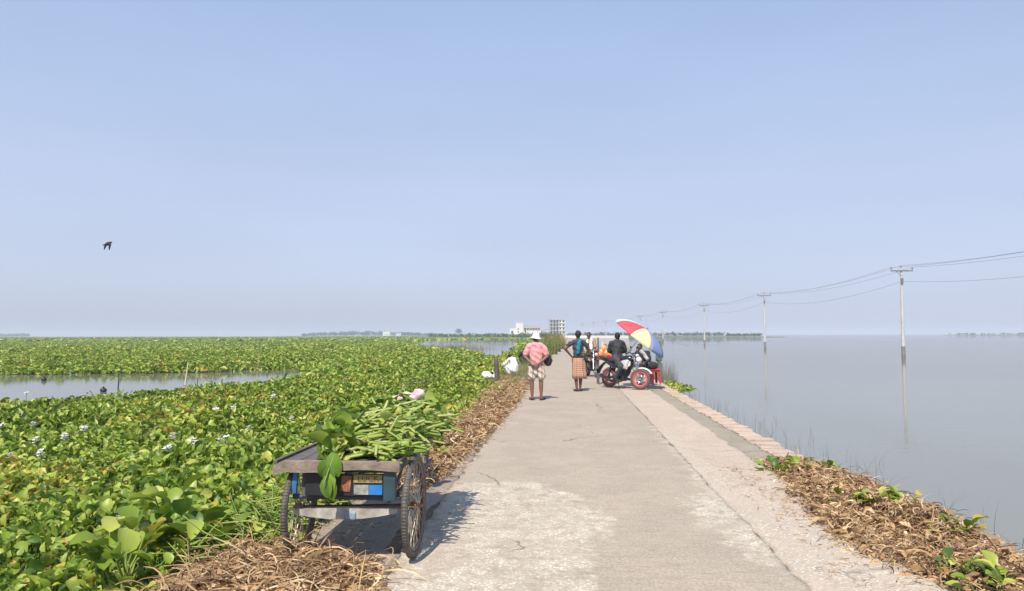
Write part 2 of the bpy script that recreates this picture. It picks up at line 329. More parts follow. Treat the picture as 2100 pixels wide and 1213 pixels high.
# ------------------------------------------------------------------ water hyacinth: leaves grown one by one over every patch of weed
T3=np.array([(u,v,.22*v*v*math.sin(u*3)-.30*u*u+.10*u) for u in (0,.13,.38,.68,.9,1.0) for v in (-1,0,1)],float)
T3w=np.repeat([.10,.72,1.0,.86,.48,.05],3)*T3[:,1]
def tgrid(nr,nc): return np.array([(r*nc+c,r*nc+c+1,(r+1)*nc+c+1,(r+1)*nc+c) for r in range(nr-1) for c in range(nc-1)])
T2=np.array([(u,v,.20*abs(v)-.24*u*u) for u in (0,.45,1.0) for v in (-1,0,1)],float); T2w=np.repeat([.35,1.0,.3],3)*T2[:,1]
T1=np.array([(0,0,0),(.5,-1,.12),(1,0,-.08),(.5,1,.12)],float); T1w=T1[:,1]
TM={3:(T3[:,0],T3w,T3[:,2],tgrid(6,3)),2:(T2[:,0],T2w,T2[:,2],tgrid(3,3)),1:(T1[:,0],T1w,T1[:,2],np.array([(0,1,2,3)]))}
def leaf_arrays(P,A,Nn,L,W,C,lod):
    u,v,ww,F=TM[lod]; S=np.cross(A,Nn); k=len(u)
    V=P[:,None]+A[:,None]*(u[None,:,None]*L[:,None,None])+S[:,None]*(v[None,:,None]*W[:,None,None]*.5)+Nn[:,None]*(ww[None,:,None]*L[:,None,None])
    FF=F[None]+(np.arange(len(P))*k)[:,None,None]
    return V.reshape(-1,3),FF.reshape(-1,4),np.repeat(C,k,0)
def orient(n,em,es,rng,roll=.5):
    az=rng.uniform(0,2*np.pi,n); e=np.clip(rng.normal(em,es,n),-.5,1.45)
    A=np.stack([np.cos(az)*np.cos(e),np.sin(az)*np.cos(e),np.sin(e)],1)
    N0=np.stack([-np.cos(az)*np.sin(e),-np.sin(az)*np.sin(e),np.cos(e)],1); S=np.cross(A,N0); r=rng.normal(0,roll,n)[:,None]
    return A, N0*np.cos(r)+S*np.sin(r)
PAL=np.array([(.18,.275,.030),(.265,.37,.044),(.38,.46,.072),(.49,.52,.11),(.09,.17,.025),(.50,.40,.06),(.40,.25,.06)])
def leaf_cols(n,rng,yel,bright=1.0):
    pr=np.array([.27,.30,.21,.09,.11,.012,.006])[None]*np.stack([1-yel*.5,1-yel*.3,1+yel*.6,1+yel*2,1-yel*.5,1+yel*14,1+yel*12],1)
    pr=np.cumsum(pr/pr.sum(1,keepdims=True),1); k=(rng.uniform(0,1,n)[:,None]>pr).sum(1).clip(0,6)
    return PAL[k]*rng.uniform(.8,1.2,(n,1))*bright
def tubes_np(P0,P1,P2,r,C):           # thin three-sided stems along a bent line
    n=len(P0); D=P2-P0; D/=np.linalg.norm(D,axis=1,keepdims=True)+1e-9; up=np.where(np.abs(D[:,2:3])<.9,np.array([[0,0,1.]]),np.array([[1.,0,0]]))
    a=np.cross(D,up); a/=np.linalg.norm(a,axis=1,keepdims=True); b=np.cross(a,D); V=[]
    for P,s in ((P0,1.15),(P1,1.0),(P2,.7)):
        for j in range(3):
            g=2.094*j; V.append(P+(a*math.cos(g)+b*math.sin(g))*(r*s)[:,None])
    V=np.stack(V,1).reshape(-1,3); q=np.array([(i*3+j,i*3+(j+1)%3,i*3+3+(j+1)%3,i*3+3+j) for i in range(2) for j in range(3)])
    return V,(q[None]+(np.arange(n)*9)[:,None,None]).reshape(-1,4),np.repeat(C,9,0)
def merge(parts):
    V=[];F=[];C=[];b=0
    for v,f,c in parts: V.append(v);F.append(f+b);C.append(c);b+=len(v)
    return np.concatenate(V),np.concatenate(F),np.concatenate(C)
def P2(lst,z): return [(p.x,p.y) for p in (at(a,c,z) for a,c in lst)]
CANAL=P2([(620,756),(540,757.5),(400,764),(200,767),(0,768),(-500,767)],-.45)+P2([(-500,846),(0,819),(120,815),(180,812),(290,805),(380,796),(450,791),(540,781),(610,768),(650,760)],-.17)
POND=P2([(835,702),(870,698.5),(930,697),(1000,697),(1085,698),(1085,703)],WATER)+P2([(1092,712),(1064,724),(1040,730),(1000,731),(965,724),(930,716),(880,711),(840,706)],-.17)
def bank_x(y): return np.where(y<7.2,-2.62+.12*np.sin(y*3),np.where(y<26,-2.08,-2.9-np.clip((y-26)/30,0,1)*.8))+.12*wob(y*0,y,2,31)
def in_field(x,y,eps=0):
    jit=.35*wob(x,y,.9,41)*np.clip(np.hypot(x,y)/30,.2,3)
    return (x<bank_x(y))&(sd_poly(x,y,CANAL)<jit)&(sd_poly(x,y,POND)<jit*2)&(y>-2)
def sample(d0,d1,dens,rng,t0=-.80,t1=.10):
    area=(t1-t0)*(d1*d1-d0*d0)/2; n=int(area*dens); d=np.sqrt(rng.uniform(d0*d0,d1*d1,n)); xc=rng.uniform(t0,t1,n)*d
    ca,sa=math.cos(YAW),math.sin(YAW); x=xc*ca-d*sa; y=xc*sa+d*ca; k=in_field(x,y); return x[k],y[k]
def canopy(x,y):
    b=sstep(0,1.6,bank_x(y)-x); return (.20+.17*b+.09*wob(x,y,1.1,61)+.05*wob(x,y,3.5,62))
parts=[]
def zone(d0,d1,dens,L,lod,em,seed,stems=0,bright=1.0,hmul=1.0):
    rng=np.random.default_rng(seed); x,y=sample(d0,d1,dens,rng); n=len(x)
    yel=np.clip(wob(x,y,.8,71)*1.3-.45,0,1)+np.clip(1-(bank_x(y)-x)/1.8,0,1)*.7
    top=canopy(x,y)*hmul; h=top*np.clip(1-np.abs(rng.normal(0,.30,n)),.15,1)*np.where((sd_poly(x,y,CANAL)>-1.8)|(sd_poly(x,y,POND)>-3),rng.uniform(-.15,1,n),1)
    keep=rng.uniform(0,1,n)<np.clip(1.05+.55*wob(x,y,2.4,81),.35,1); x,y,h,yel=x[keep],y[keep],h[keep],yel[keep]; n=len(x)
    P=np.stack([x,y,np.maximum(WATER+.07+h,np.where(x>-4,gz(x,y)+.03+.15*rng.uniform(0,1,n)*sstep(0,.5,bank_x(y)-x),-9))],1); A,N0=orient(n,em,.5,rng,.75); l=np.clip(rng.lognormal(-.05,.30,n),.45,1.7)*L; C=leaf_cols(n,rng,yel,bright)
    parts.append(leaf_arrays(P-A*(l*.5)[:,None],A,N0,l,l*rng.uniform(.52,.88,n),C,lod))
    if stems:
        k=rng.uniform(0,1,n)<stems; b=P[k]-A[k]*(l[k]*.5)[:,None]; root=b+np.stack([rng.normal(0,.07,k.sum()),rng.normal(0,.07,k.sum()),-(b[:,2]-WATER-.03)],1)
        mid=(b+root)/2+rng.normal(0,.02,b.shape); sc=np.array([(.20,.30,.05)])*rng.uniform(.7,1.3,(k.sum(),1)); parts.append(tubes_np(root,mid,b,np.full(k.sum(),.006),sc))
zone(3.6,8,560,.088,3,.8,1,.7)
zone(8,14,400,.098,3,.8,2,.4)
zone(14,30,250,.118,2,.8,3,.12)
zone(30,80,52,.22,2,.7,4,bright=1.05,hmul=.85)
zone(80,220,8.5,.45,1,.40,5,bright=1.05,hmul=.75)
zone(220,700,.9,1.3,1,.18,6,bright=1.05,hmul=.7)
V,F,C=merge(parts); tag(mesh_np('hyacinth_foliage',V,F,LEAF,col=C,smooth=True),'dense floating carpet of green water hyacinth leaves across the lake','water plants',kind='stuff')
# base sheet under the leaves, dark green so the gaps between them read as shade
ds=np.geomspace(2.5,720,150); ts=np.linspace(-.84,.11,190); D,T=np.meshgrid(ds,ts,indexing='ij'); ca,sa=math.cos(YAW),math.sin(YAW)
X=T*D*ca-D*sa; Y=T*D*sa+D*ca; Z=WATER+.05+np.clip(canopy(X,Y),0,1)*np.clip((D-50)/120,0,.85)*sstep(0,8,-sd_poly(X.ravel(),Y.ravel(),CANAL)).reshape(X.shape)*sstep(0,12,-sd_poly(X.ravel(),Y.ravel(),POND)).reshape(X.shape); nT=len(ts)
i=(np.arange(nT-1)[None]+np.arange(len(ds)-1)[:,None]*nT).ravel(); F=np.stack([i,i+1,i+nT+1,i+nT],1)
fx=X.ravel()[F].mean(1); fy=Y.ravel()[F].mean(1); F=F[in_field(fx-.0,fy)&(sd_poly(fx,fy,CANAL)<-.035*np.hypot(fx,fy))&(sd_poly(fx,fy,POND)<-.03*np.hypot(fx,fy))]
tag(mesh_np('hyacinth_gap_shade_sheet',np.stack([X,Y,Z],-1),F,mat('gap_shade_green',(.13,.17,.04),.9,color2=(.06,.08,.024),scale=1.2,bump=.8,bscale=6)),'dark matted stems and roots under the floating weed','water plants',kind='stuff')
# ------------------------------------------------------------------ heaps of dried weed raked on to the verges
TAN=np.array([(.49,.33,.18),(.40,.255,.135),(.27,.165,.09),(.62,.46,.28),(.15,.09,.055),(.74,.60,.40)])
def ribbons(n,xy,surf,Lr,wr,curl,lift,seed,pal=TAN,pw=(.31,.29,.20,.10,.08,.02),K=8,steep=.45):
    rng=np.random.default_rng(seed); x,y=xy(n,rng); n=len(x); L=rng.uniform(*Lr,n); wd=rng.uniform(*wr,n)
    hd=rng.uniform(0,2*np.pi,n); cu=rng.normal(0,curl,n); du=rng.normal(0,curl*1.3,n); pit=np.abs(rng.normal(0,steep*1.6,n)); tw=rng.uniform(0,np.pi,n); tv=rng.normal(0,1.2,n)
    lf=rng.uniform(0,1,n)**1.5*lift; pts=[]; px=x.copy(); py=y.copy(); z0=surf(x,y)+lf; zz=z0.copy(); sd=[]
    for k in range(K):
        pts.append(np.stack([px,py,np.maximum(zz,surf(px,py)+.006)],1)); t=k/(K-1)
        s=np.stack([-np.sin(hd)*np.cos(tw),np.cos(hd)*np.cos(tw),np.sin(tw)],1); sd.append(s*(wd*(1-.55*t))[:,None]*.5)
        st=L/(K-1); px=px+np.cos(hd)*st*np.cos(pit); py=py+np.sin(hd)*st*np.cos(pit); zz=zz+np.sin(pit)*st
        hd=hd+(cu+du*t)*st*1.0/np.maximum(L,.05); pit=pit-rng.uniform(.05,.38,n); tw=tw+tv*.3
    V=np.stack([q for p,s in zip(pts,sd) for q in (p-s,p+s)],1).reshape(-1,3)
    q=np.array([(2*k,2*k+1,2*k+3,2*k+2) for k in range(K-1)]); F=(q[None]+(np.arange(n)*2*K)[:,None,None]).reshape(-1,4)
    C=np.array(pal)[rng.choice(len(pal),n,p=np.array(pw)/sum(pw))]*rng.uniform(.75,1.25,(n,1)); return V,F,np.repeat(C,2*K,0)
def inpoly(poly,bx):
    def f(n,rng):
        x=rng.uniform(bx[0],bx[1],n*3); y=rng.uniform(bx[2],bx[3],n*3); s=sd_poly(x,y,poly); k=np.where(rng.uniform(-.10,.14,n*3)<s)[0][:n]; return x[k],y[k]
    return f
def heap(name,poly,h,n,Lr,wr,curl,seed,label,res=.06,lump=.5,lift=.06,wf=1.0,steep=.30):
    P=np.array(poly); bx=(P[:,0].min()-.1,P[:,0].max()+.1,P[:,1].min()-.1,P[:,1].max()+.1)
    def surf(x,y):
        s=sd_poly(x,y,poly); return np.maximum(gz(x,y),WATER-.05)+.012+h*sstep(-.05,.55*wf,s)*(1+lump*wob(x,y,2.6,seed)+.25*wob(x,y,7,seed+1)*lump)
    xs=np.arange(bx[0],bx[1],res); yy=np.arange(bx[2],bx[3],res); X,Y=np.meshgrid(xs,yy); Z=surf(X,Y)-.012; nx=len(xs)
    i=(np.arange(nx-1)[None]+np.arange(len(yy)-1)[:,None]*nx).ravel(); F=np.stack([i,i+1,i+nx+1,i+nx],1)
    k=sd_poly(X.ravel()[F].mean(1),Y.ravel()[F].mean(1),poly)>.04; base=(np.stack([X,Y,Z],-1).reshape(-1,3),F[k],np.tile(np.array([(.12,.075,.045)]),(X.size,1)))
    V,F,C=merge([base,ribbons(n,inpoly(poly,bx),surf,Lr,wr,curl,lift,seed,steep=steep),ribbons(n//4,inpoly(poly,bx),surf,(.05,.12),(.03,.06),1.2,lift,seed+7,pw=(.3,.3,.2,.1,.08,.02),K=5,steep=.4)])
    o=mesh_np(name,V,F,DRY,col=C,smooth=False); tag(o,label,'dried weed heap',group='heaps of dried weed on the verges'); return surf
H_R=heap('dried_weed_heap',[(2.42,9.95),(2.75,10.05),(3.15,9.8),(3.4,8.5),(3.5,7),(3.5,5.5),(3.55,4.2),(3.6,2.6),(2.6,2.6),(2.56,4.3),(2.50,4.75),(2.28,5.35),(2.10,6.1),(2.18,7.0),(2.30,8.0),(2.42,9.0)],.12,13000,(.08,.30),(.006,.016),2.8,101,'long brown heap of dried weed spilling over the wall beside the lake')
H_F=heap('dried_weed_heap',[(-2.95,3.2),(-2.75,4.6),(-2.62,5.35),(-2.3,5.75),(-2.0,5.62),(-1.75,5.35),(-1.38,5.15),(-1.22,4.7),(-1.2,3.2)],.11,7000,(.14,.42),(.006,.017),3.0,131,'tan heap of dried weed on the verge in front of the cart',steep=.30)
H_S=heap('dried_weed_heap',[(-1.45,8.4),(-1.38,11),(-1.30,14),(-1.26,18),(-1.28,22),(-1.4,25),(-1.7,27),(-2.3,27),(-2.25,22),(-2.15,17),(-2.05,12),(-2.0,9),(-2.0,7.3),(-1.75,7.4)],.045,15000,(.10,.34),(.008,.022),2.0,161,'long strip of dried weed lying between the road edge and the green plants',res=.12)
# loose bits blown on to the slabs
def loose(n,rng):
    x=np.concatenate([rng.normal(-1.32,.10,n//3),rng.normal(2.02,.16,n//3),rng.normal(-1.7,.25,n-2*(n//3))]); y=np.concatenate([rng.uniform(7.5,24,n//3),rng.uniform(4.2,9.5,n//3),rng.uniform(5.2,8,n-2*(n//3))]); return x,y
V,F,C=ribbons(900,loose,lambda x,y: np.zeros_like(x)+.004,(.04,.16),(.004,.010),2.5,.004,191,steep=.03); tag(mesh_np('weed_litter',V,F,DRY,col=C,smooth=False),'loose bits of dried stem scattered along the road edges','litter',kind='stuff')
# ------------------------------------------------------------------ single green plants
GREEN=np.array([(.085,.19,.022),(.13,.25,.032),(.20,.32,.045)])
def big_plant(name,loc,n,L,seed,label,cat,group=None,em=.35,h=(.10,.30),spread=.12,yel=0.0,parent=None,lean=None):
    rng=np.random.default_rng(seed); A,N0=orient(n,em,.3,rng,.35); hh=rng.uniform(*h,n)
    az=np.arctan2(A[:,1],A[:,0]); B=np.stack([np.cos(az)*spread*rng.uniform(.3,1.2,n),np.sin(az)*spread*rng.uniform(.3,1.2,n),hh],1)
    if lean is not None: B=B+np.outer(hh,lean)
    l=L*rng.uniform(.7,1.2,n); C=leaf_cols(n,rng,np.full(n,yel))
    root=np.stack([rng.normal(0,.02,n),rng.normal(0,.02,n),np.zeros(n)],1); mid=(root+B)/2+np.stack([rng.normal(0,.015,n)]*3,1)
    V,F,Cc=merge([leaf_arrays(B,A,N0,l,l*rng.uniform(.62,.85,n),C,3),tubes_np(root,mid,B,np.full(n,.005+L*.02),np.array([(.26,.36,.07)])*rng.uniform(.8,1.2,(n,1)))])
    fo=mesh_np(name if parent is None else 'leaf_cluster',V,F,LEAF,col=Cc,parent=parent)
    if parent is None: fo.location=loc; tag(fo,label,cat,group)
    return fo
for i,(px,py,n,L,yel,lab) in enumerate([(215,1150,11,.21,.15,'large glossy water hyacinth at the clump end farthest from the cart'),(285,1120,13,.22,.05,'large water hyacinth whose yellow stem crosses the leaves beside the dried heap'),
    (360,1095,14,.24,.0,'largest dark green water hyacinth leaning over the dried heap'),(255,1188,11,.19,.2,'large water hyacinth lowest in the big leafed clump, close to dried stems'),(405,1112,13,.22,.0,'large water hyacinth at the clump end nearest the cart wheel'),(345,1050,12,.20,.05,'large pale green water hyacinth standing at the back of the big leafed clump')]):
    p=at(px,py+22,-.06); p.z=-.10; big_plant('water_hyacinth_plant',p,n,L,300+i,lab,'plant','big leafed plants by the dried heap',em=.45,h=(.12,.30),yel=yel)
SPR=[(1590,950,.0,'green'),(1640,952,.1,'yellowish'),(1690,948,.35,'yellow green'),(1738,1022,.0,'green'),(1792,1032,.0,'dark green'),(1862,1040,.1,'bright green'),(1968,1078,.6,'yellow'),(1948,1155,.0,'dark round leafed'),(2025,1195,.6,'golden yellow'),(2075,1192,.1,'pale green')]
WHERE=['at the far end of the lakeside dried heap','at the far end of the lakeside heap, a little nearer the water','on the crest of the lakeside heap near its far end','in the middle of the lakeside dried heap','in the middle of the lakeside heap beside dark leaves','on the water edge of the lakeside heap',
  'standing alone on the water edge of the lakeside heap','low on the near part of the lakeside heap','at the nearest corner of the lakeside heap','beside the golden sprig at the nearest corner of the heap']
for i,(px,py,yel,cl) in enumerate(SPR):
    p=at(px,py,.08); z=float(H_R(np.array([p.x]),np.array([p.y]))[0]); big_plant('weed_sprig',(p.x,p.y,z-.02),random.randint(9,15),.105,330+i,f'{cl} sprig '+WHERE[i],'sprig','green sprigs growing in the lakeside heap',em=.5,h=(.04,.15),spread=.14,yel=yel*1.6)
for i in range(11):
    yy=9.5+i*1.35+random.uniform(-.4,.4); xx=-1.95-.006*yy+random.uniform(-.10,.40); big_plant('roadside_sprig',(xx,yy,float(H_S(np.array([xx]),np.array([yy]))[0])-.02),random.randint(8,14),.10,360+i,'small yellow green sprig growing in the roadside strip of dried weed','sprig','green sprigs in the roadside strip of dried weed',em=.5,h=(.04,.16),spread=.16,yel=.7)
# flowers
FL=mat('lilac_petal',(.92,.86,.88),.5,var=.05,scale=20,trans=.3); FLY=mat('petal_yellow',(.7,.55,.08),.5)
def flower():
    mb=MB(); rng=random.Random(5)
    mb.tube([(0,0,-.16),(.004,.0,-.05),(0,0,.05)],.004,5); mb.mi=0
    mb2=MB()
    for k in range(5):
        zc=.0+.010*k; a0=k*2.4
        for j in range(5):
            a=a0+j*1.257; c=Vector((math.cos(a),math.sin(a),.35)); s=Vector((-math.sin(a),math.cos(a),0)); b=Vector((math.cos(a0)*.012,math.sin(a0)*.012,zc))
            mb2.add([b,b+c*.016+s*.013,b+c*.028,b+c*.016-s*.013],[(0,1,2,3)])
    return mb,mb2
FP=[(66,880),(130,905),(74,912),(84,938),(345,934),(391,916),(402,920),(448,917),(467,911),(598,866),(511,888),(392,846),(441,850),(480,846),(246,1084),(54,812),(3,882),(22,946),(560,820),(355,905),(496,842),(170,890)]
NEAR=['by the open channel','near the edge of the frame','beside a patch of yellow leaves','deep in the green carpet','among yellowing leaves','in the middle of the weed','ahead of the cart','beside the big leafed clump']
proto=None
for i,(px,py) in enumerate(FP):
    p=at(px,py,-.06)
    if proto is None:
        a_,b_=flower(); f=empty('hyacinth_flower',(0,0,0)); a_.build('stem',mat('flower_stem',(.2,.3,.06),.6),f); b_.build('petals',FL,f); proto=f
    else: f=copy_tree(proto)
    f.location=(p.x,p.y,-.045+.03*random.random()); f.rotation_euler=(random.uniform(-.3,.3),random.uniform(-.3,.3),random.uniform(0,6)); f.scale=(random.uniform(1.5,2.1),)*3
    tag(f,'small pale lilac hyacinth flower standing among the green leaves','flower','pale flowers dotted over the weed')
# ------------------------------------------------------------------ the rickshaw van (flat bed cargo tricycle)
CX,CY=-1.60,5.24
cart=empty('cargo_tricycle',(CX,CY,0),0,'old wooden flat bed cargo tricycle loaded with green weed on the road edge','cart')
def B(name,mb,m,parent=cart,smooth=False): return mb.build(name,m,parent,smooth)
ZD=.70
mb=MB()
for k in range(7):                       # planks run lengthwise
    wd=.86/7; x=-.45+wd*(k+.5); mb.box((x,.90,ZD-.012*(1-(k/6))+random.uniform(-.003,.003)),(wd-.006,1.78+random.uniform(-.03,.03),.024),(0,0,0),.004)
B('deck',mb,WOODG)
WOODL=mat('worn_board',(.33,.265,.21),.8,color2=(.16,.125,.10),scale=7,bump=.5,bscale=26)
mb=MB(); mb.rings([[(x,0.0+y*.022-.004,ZD+.008+zz*.85-(.035 if abs(x)>.44 else 0)*(1 if x<0 else .2)-.012*math.sin((x+.5)*7)*(zz<-.04)) for y,zz in ((-1,.012),(1,.016),(1,-.062),(-1,-.066))] for x in np.linspace(-.47,.43,14)])
B('rear_board',mb,WOODL)
mb=MB(); mb.box((-.465,.9,ZD+.008),(.030,1.8,.028),None,.006); B('side_rail',mb,WOODG)
mb=MB(); mb.box((.412,.9,ZD+.012),(.030,1.8,.028),None,.006); B('side_rail',mb,WOODG)
DKBLUE=mat('faded_blue_paint',(.075,.095,.12),.6,color2=(.05,.05,.055),scale=10,bump=.2); BLUE=mat('bright_blue_paint',(.05,.20,.45),.55,color2=(.03,.10,.22),scale=9); TEAL=mat('dark_teal_paint',(.03,.07,.09),.6,var=.4)
mb=MB()
for x in (-.38,.36): mb.box((x,.9,ZD-.055),(.05,1.7,.05),None,.005)
for y in (.1,.9,1.65): mb.box((0,y,ZD-.052),(.70,.045,.045),None,.005)
mb.tube([(-.36,.085,.455),(.36,.075,.455)],.019,8); mb.tube([(-.36,.3,.43),(.36,.3,.43)],.018,8); mb.tube([(-.3,.26,.40),(-.3,1.9,.42)],.018,8); mb.tube([(.3,.26,.40),(.3,1.9,.42)],.018,8)
B('frame',mb,DKBLUE)
mb=MB(); mb.box((-.33,.04,.585),(.035,.035,.20),(0,.10,0),.004); B('stay',mb,BLUE)
mb=MB(); mb.box((-.27,.08,.57),(.04,.04,.22),None,.004); B('stay',mb,WOODG)
mb=MB(); mb.box((.35,.03,.56),(.085,.05,.235),None,.006); B('stay',mb,TEAL)
# painted board under the deck, the lettering almost worn away
board=empty('name_board',(0,.035,.548)); board.parent=cart
mb=MB(); mb.box((.02,.012,.0),(.56,.018,.155),None,.003); B('board_back',mb,mat('black_board',(.018,.018,.024),.6,var=.4),board)
mb=MB(); mb.box((.192,0,.045),(.205,.006,.056)); B('yellow_panel',mb,mat('mustard_paint',(.40,.31,.10),.6,color2=(.22,.18,.08),scale=16),board)
mb=MB(); mb.box((.145,0,-.032),(.105,.006,.066)); B('white_panel',mb,mat('chipped_white',(.50,.50,.44),.6,color2=(.14,.16,.16),scale=22),board)
mb=MB(); mb.box((.248,0,-.032),(.094,.006,.066)); B('blue_panel',mb,mat('sky_blue_paint',(.03,.22,.62),.5,var=.2),board)
mb=MB(); mb.box((.035,0,.01),(.07,.006,.11),(0,.1,0)); B('orange_picture',mb,mat('orange_picture',(.45,.17,.08),.6,color2=(.10,.05,.04),scale=24),board)
tx=bpy.data.curves.new('lettering','FONT'); tx.body='LUCK'; tx.size=.058; tx.extrude=.001; tx.align_x='CENTER'; tx.align_y='CENTER'
to=bpy.data.objects.new('lettering_src',tx); COL.objects.link(to); dg=bpy.context.evaluated_depsgraph_get(); dg.update(); tm=bpy.data.meshes.new_from_object(to.evaluated_get(dg)); bpy.data.objects.remove(to)
tm.materials.clear(); tl=link('lettering',tm,mat('dark_lettering',(.09,.075,.045),.6),board,False); tl.rotation_euler=(R(90),0,0); tl.location=(.195,-.005,.045); tl.scale=(1.05,.95,1)
AXZ=.345
def wheel(x,r,nm='wheel',y=.26,z=None,parent=cart):
    z=r if z is None else z
    w_=empty(nm,(x,y,z)); w_.parent=parent
    mb=MB(); mb.torus((0,0,0),r-.022,.024,'x',48,10); 
    for k in range(96):
        a=k*2*math.pi/96; mb.box((0,math.cos(a)*(r-.001),math.sin(a)*(r-.001)),(.030,.008,.006),(a-math.pi/2,0,0))
    mb.build('tyre',RUBBER,w_,True)
    mb=MB(); mb.torus((0,0,0),r-.050,.012,'x',48,8,1.3); mb.build('rim',STEEL,w_,True)
    mb=MB()
    for k in range(32):
        a=k*2*math.pi/32; s=1 if k%2 else -1; a2=a+(.55 if (k//2)%2 else -.55)
        mb.tube([(s*.028,math.cos(a2)*.024,math.sin(a2)*.024),(0,math.cos(a)*(r-.055),math.sin(a)*(r-.055))],.0028,5)
    mb.build('spokes',mat('rusty_spoke',(.50,.42,.33),.45,metal=.4),w_)
    mb=MB(); mb.tube([(-.055,0,0),(-.03,0,0),(-.03,0,0),(.03,0,0),(.03,0,0),(.055,0,0)],[.014,.014,.028,.028,.014,.014],12); mb.build('hub',mat('rusty_hub',(.30,.14,.07),.6,metal=.3),w_,True)
    return w_
wheel(-.375,.338); wr=wheel(.478,.362)
mb=MB(); mb.tube([(-.39,.26,.335),(.47,.26,.36)],.017,8); B('axle',mb,STEEL)
mb=MB(); mb.rings([[(x,.135+y*.02,.338+.02*(x+.4)-.030*(1-(x/.38)**2)*(zz<0)+zz*(.014+.013*(1-(x/.38)**2))) for y,zz in ((-1,1),(1,1),(1,-1),(-1,-1))] for x in np.linspace(-.375,.375,13)]); B('leaf_spring',mb,mat('chalky_white_paint',(.52,.50,.45),.65,color2=(.26,.23,.2),scale=12))
mb=MB(); mb.box((.045,.13,.318),(.085,.06,.055),None,.01); B('spring_clamp',mb,mat('blue_rag',(.16,.26,.38),.8,color2=(.4,.42,.42),scale=30))
mb=MB()
for x in (-.30,.30): mb.tube([(x,.22,.40),(x*.6,1.1,.42),(x*.2,1.85,.45)],.016,8)
mb.tube([(0,1.8,.44),(0,2.15,.46),(0,2.30,.80)],.018,8); mb.tube([(0,2.15,.46),(.0,2.75,.70)],.018,8); mb.tube([(0,2.28,.76),(0,2.75,.72)],.016,8); B('cycle_frame',mb,DKBLUE)
mb=MB(); mb.rings([[(x*k,2.30+dy,.84+dz) for x,dz in ((-1,0),(-.7,.035),(.7,.035),(1,0),(.6,-.03),(-.6,-.03))] for k,dy in ((.05,-.13),(.10,-.11),(.11,-.02),(.05,.08),(.03,.15)) for dz in (0,)][0:5]) if False else None
mb=MB(); mb.ell((0,2.28,.85),(.10,.14,.035)); B('saddle',mb,BLKP,smooth=True)
fw=wheel(0,.34,'front_wheel',2.98)
mb=MB()
for x in (-.05,.05): mb.tube([(x,2.98,.34),(x,2.80,.72)],.011,8)
mb.tube([(0,2.80,.70),(0,2.77,.84)],.014,8); mb.tube([(-.24,2.62,.83),(-.22,2.76,.85),(0,2.80,.83),(.22,2.76,.85),(.24,2.62,.83)],.011,8); B('handlebar',mb,STEEL)
# load of cut weed: leaves toward the camera, pale stems at the outer side
rng=np.random.default_rng(55); parts=[]
def mound(x,y): return ZD+.02+.23*np.clip(1-((x-.20)/.45)**2,0,1)**.5*sstep(.0,.5,y)*sstep(2.0,1.4,y)
n=330; y=rng.uniform(.1,1.85,n); x=rng.uniform(-.08,.42,n); k=x>-.1; x=x[k];y=y[k];n=len(x)
z=mound(x,y)*1.0; z=ZD+.02+(z-ZD-.02)*rng.uniform(.35,1.05,n)+.01
az=rng.normal(.30,.70,n); e=rng.normal(.14,.26,n); L=rng.uniform(.26,.54,n); D=np.stack([np.cos(az)*np.cos(e),np.sin(az)*np.cos(e)-.12,np.sin(e)],1)
P0=np.stack([x,y,z],1)-D*(L*.45)[:,None]; P2_=P0+D*L[:,None]; mid=(P0+P2_)/2+np.stack([rng.normal(0,.02,n),rng.normal(0,.02,n),rng.normal(.015,.02,n)],1)
P2_[:,2]-=rng.uniform(0,.05,n); lo=P0[:,0]<.43; P0[:,2]=np.where(lo,np.maximum(P0[:,2],ZD+.02),P0[:,2])
sc=np.array([(.48,.58,.14),(.37,.51,.10),(.62,.65,.27),(.22,.38,.06),(.74,.71,.48)])[rng.choice(5,n,p=(.3,.28,.2,.14,.08))]
parts.append(tubes_np(P0,mid,P2_,rng.uniform(.010,.0185,n),sc))
def scatter_leaves(n,cx,cy,sx,sy,zlo,zhi,L,em,yel=0,pal=None):
    xx=np.clip(rng.normal(cx,sx,n),max(-.26,cx-1.7*sx),min(.50,cx+1.7*sx)); yy=np.clip(rng.normal(cy,sy,n),.03,1.75); zz=rng.uniform(zlo,zhi,n); A,N0=orient(n,em,.5,rng,.7); l=L*rng.uniform(.6,1.25,n)
    parts.append(leaf_arrays(np.stack([xx,yy,zz],1)-A*(l*.5)[:,None],A,N0,l,l*rng.uniform(.5,.75,n),leaf_cols(n,rng,np.full(n,yel),.9),3))
scatter_leaves(60,-.06,.45,.07,.25,ZD+.06,ZD+.28,.19,.3); scatter_leaves(60,-.05,1.15,.16,.40,ZD+.10,ZD+.30,.13,.3); scatter_leaves(150,.30,.9,.18,.5,ZD+.10,ZD+.31,.075,.3,.05); scatter_leaves(70,.2,1.5,.2,.25,ZD+.15,ZD+.34,.12,.4,.1)
scatter_leaves(14,-.10,.10,.05,.04,ZD+.03,ZD+.12,.14,-.1); scatter_leaves(26,.45,.95,.06,.4,ZD-.08,ZD+.12,.08,-.1,.05)
V,F,C=merge(parts); ld=mesh_np('weed_bundle',V,F,LEAF,col=C); ld.location=(CX,CY,0); tag(ld,'freshly cut green weed with pale stems piled on the cart bed','weed bundle')
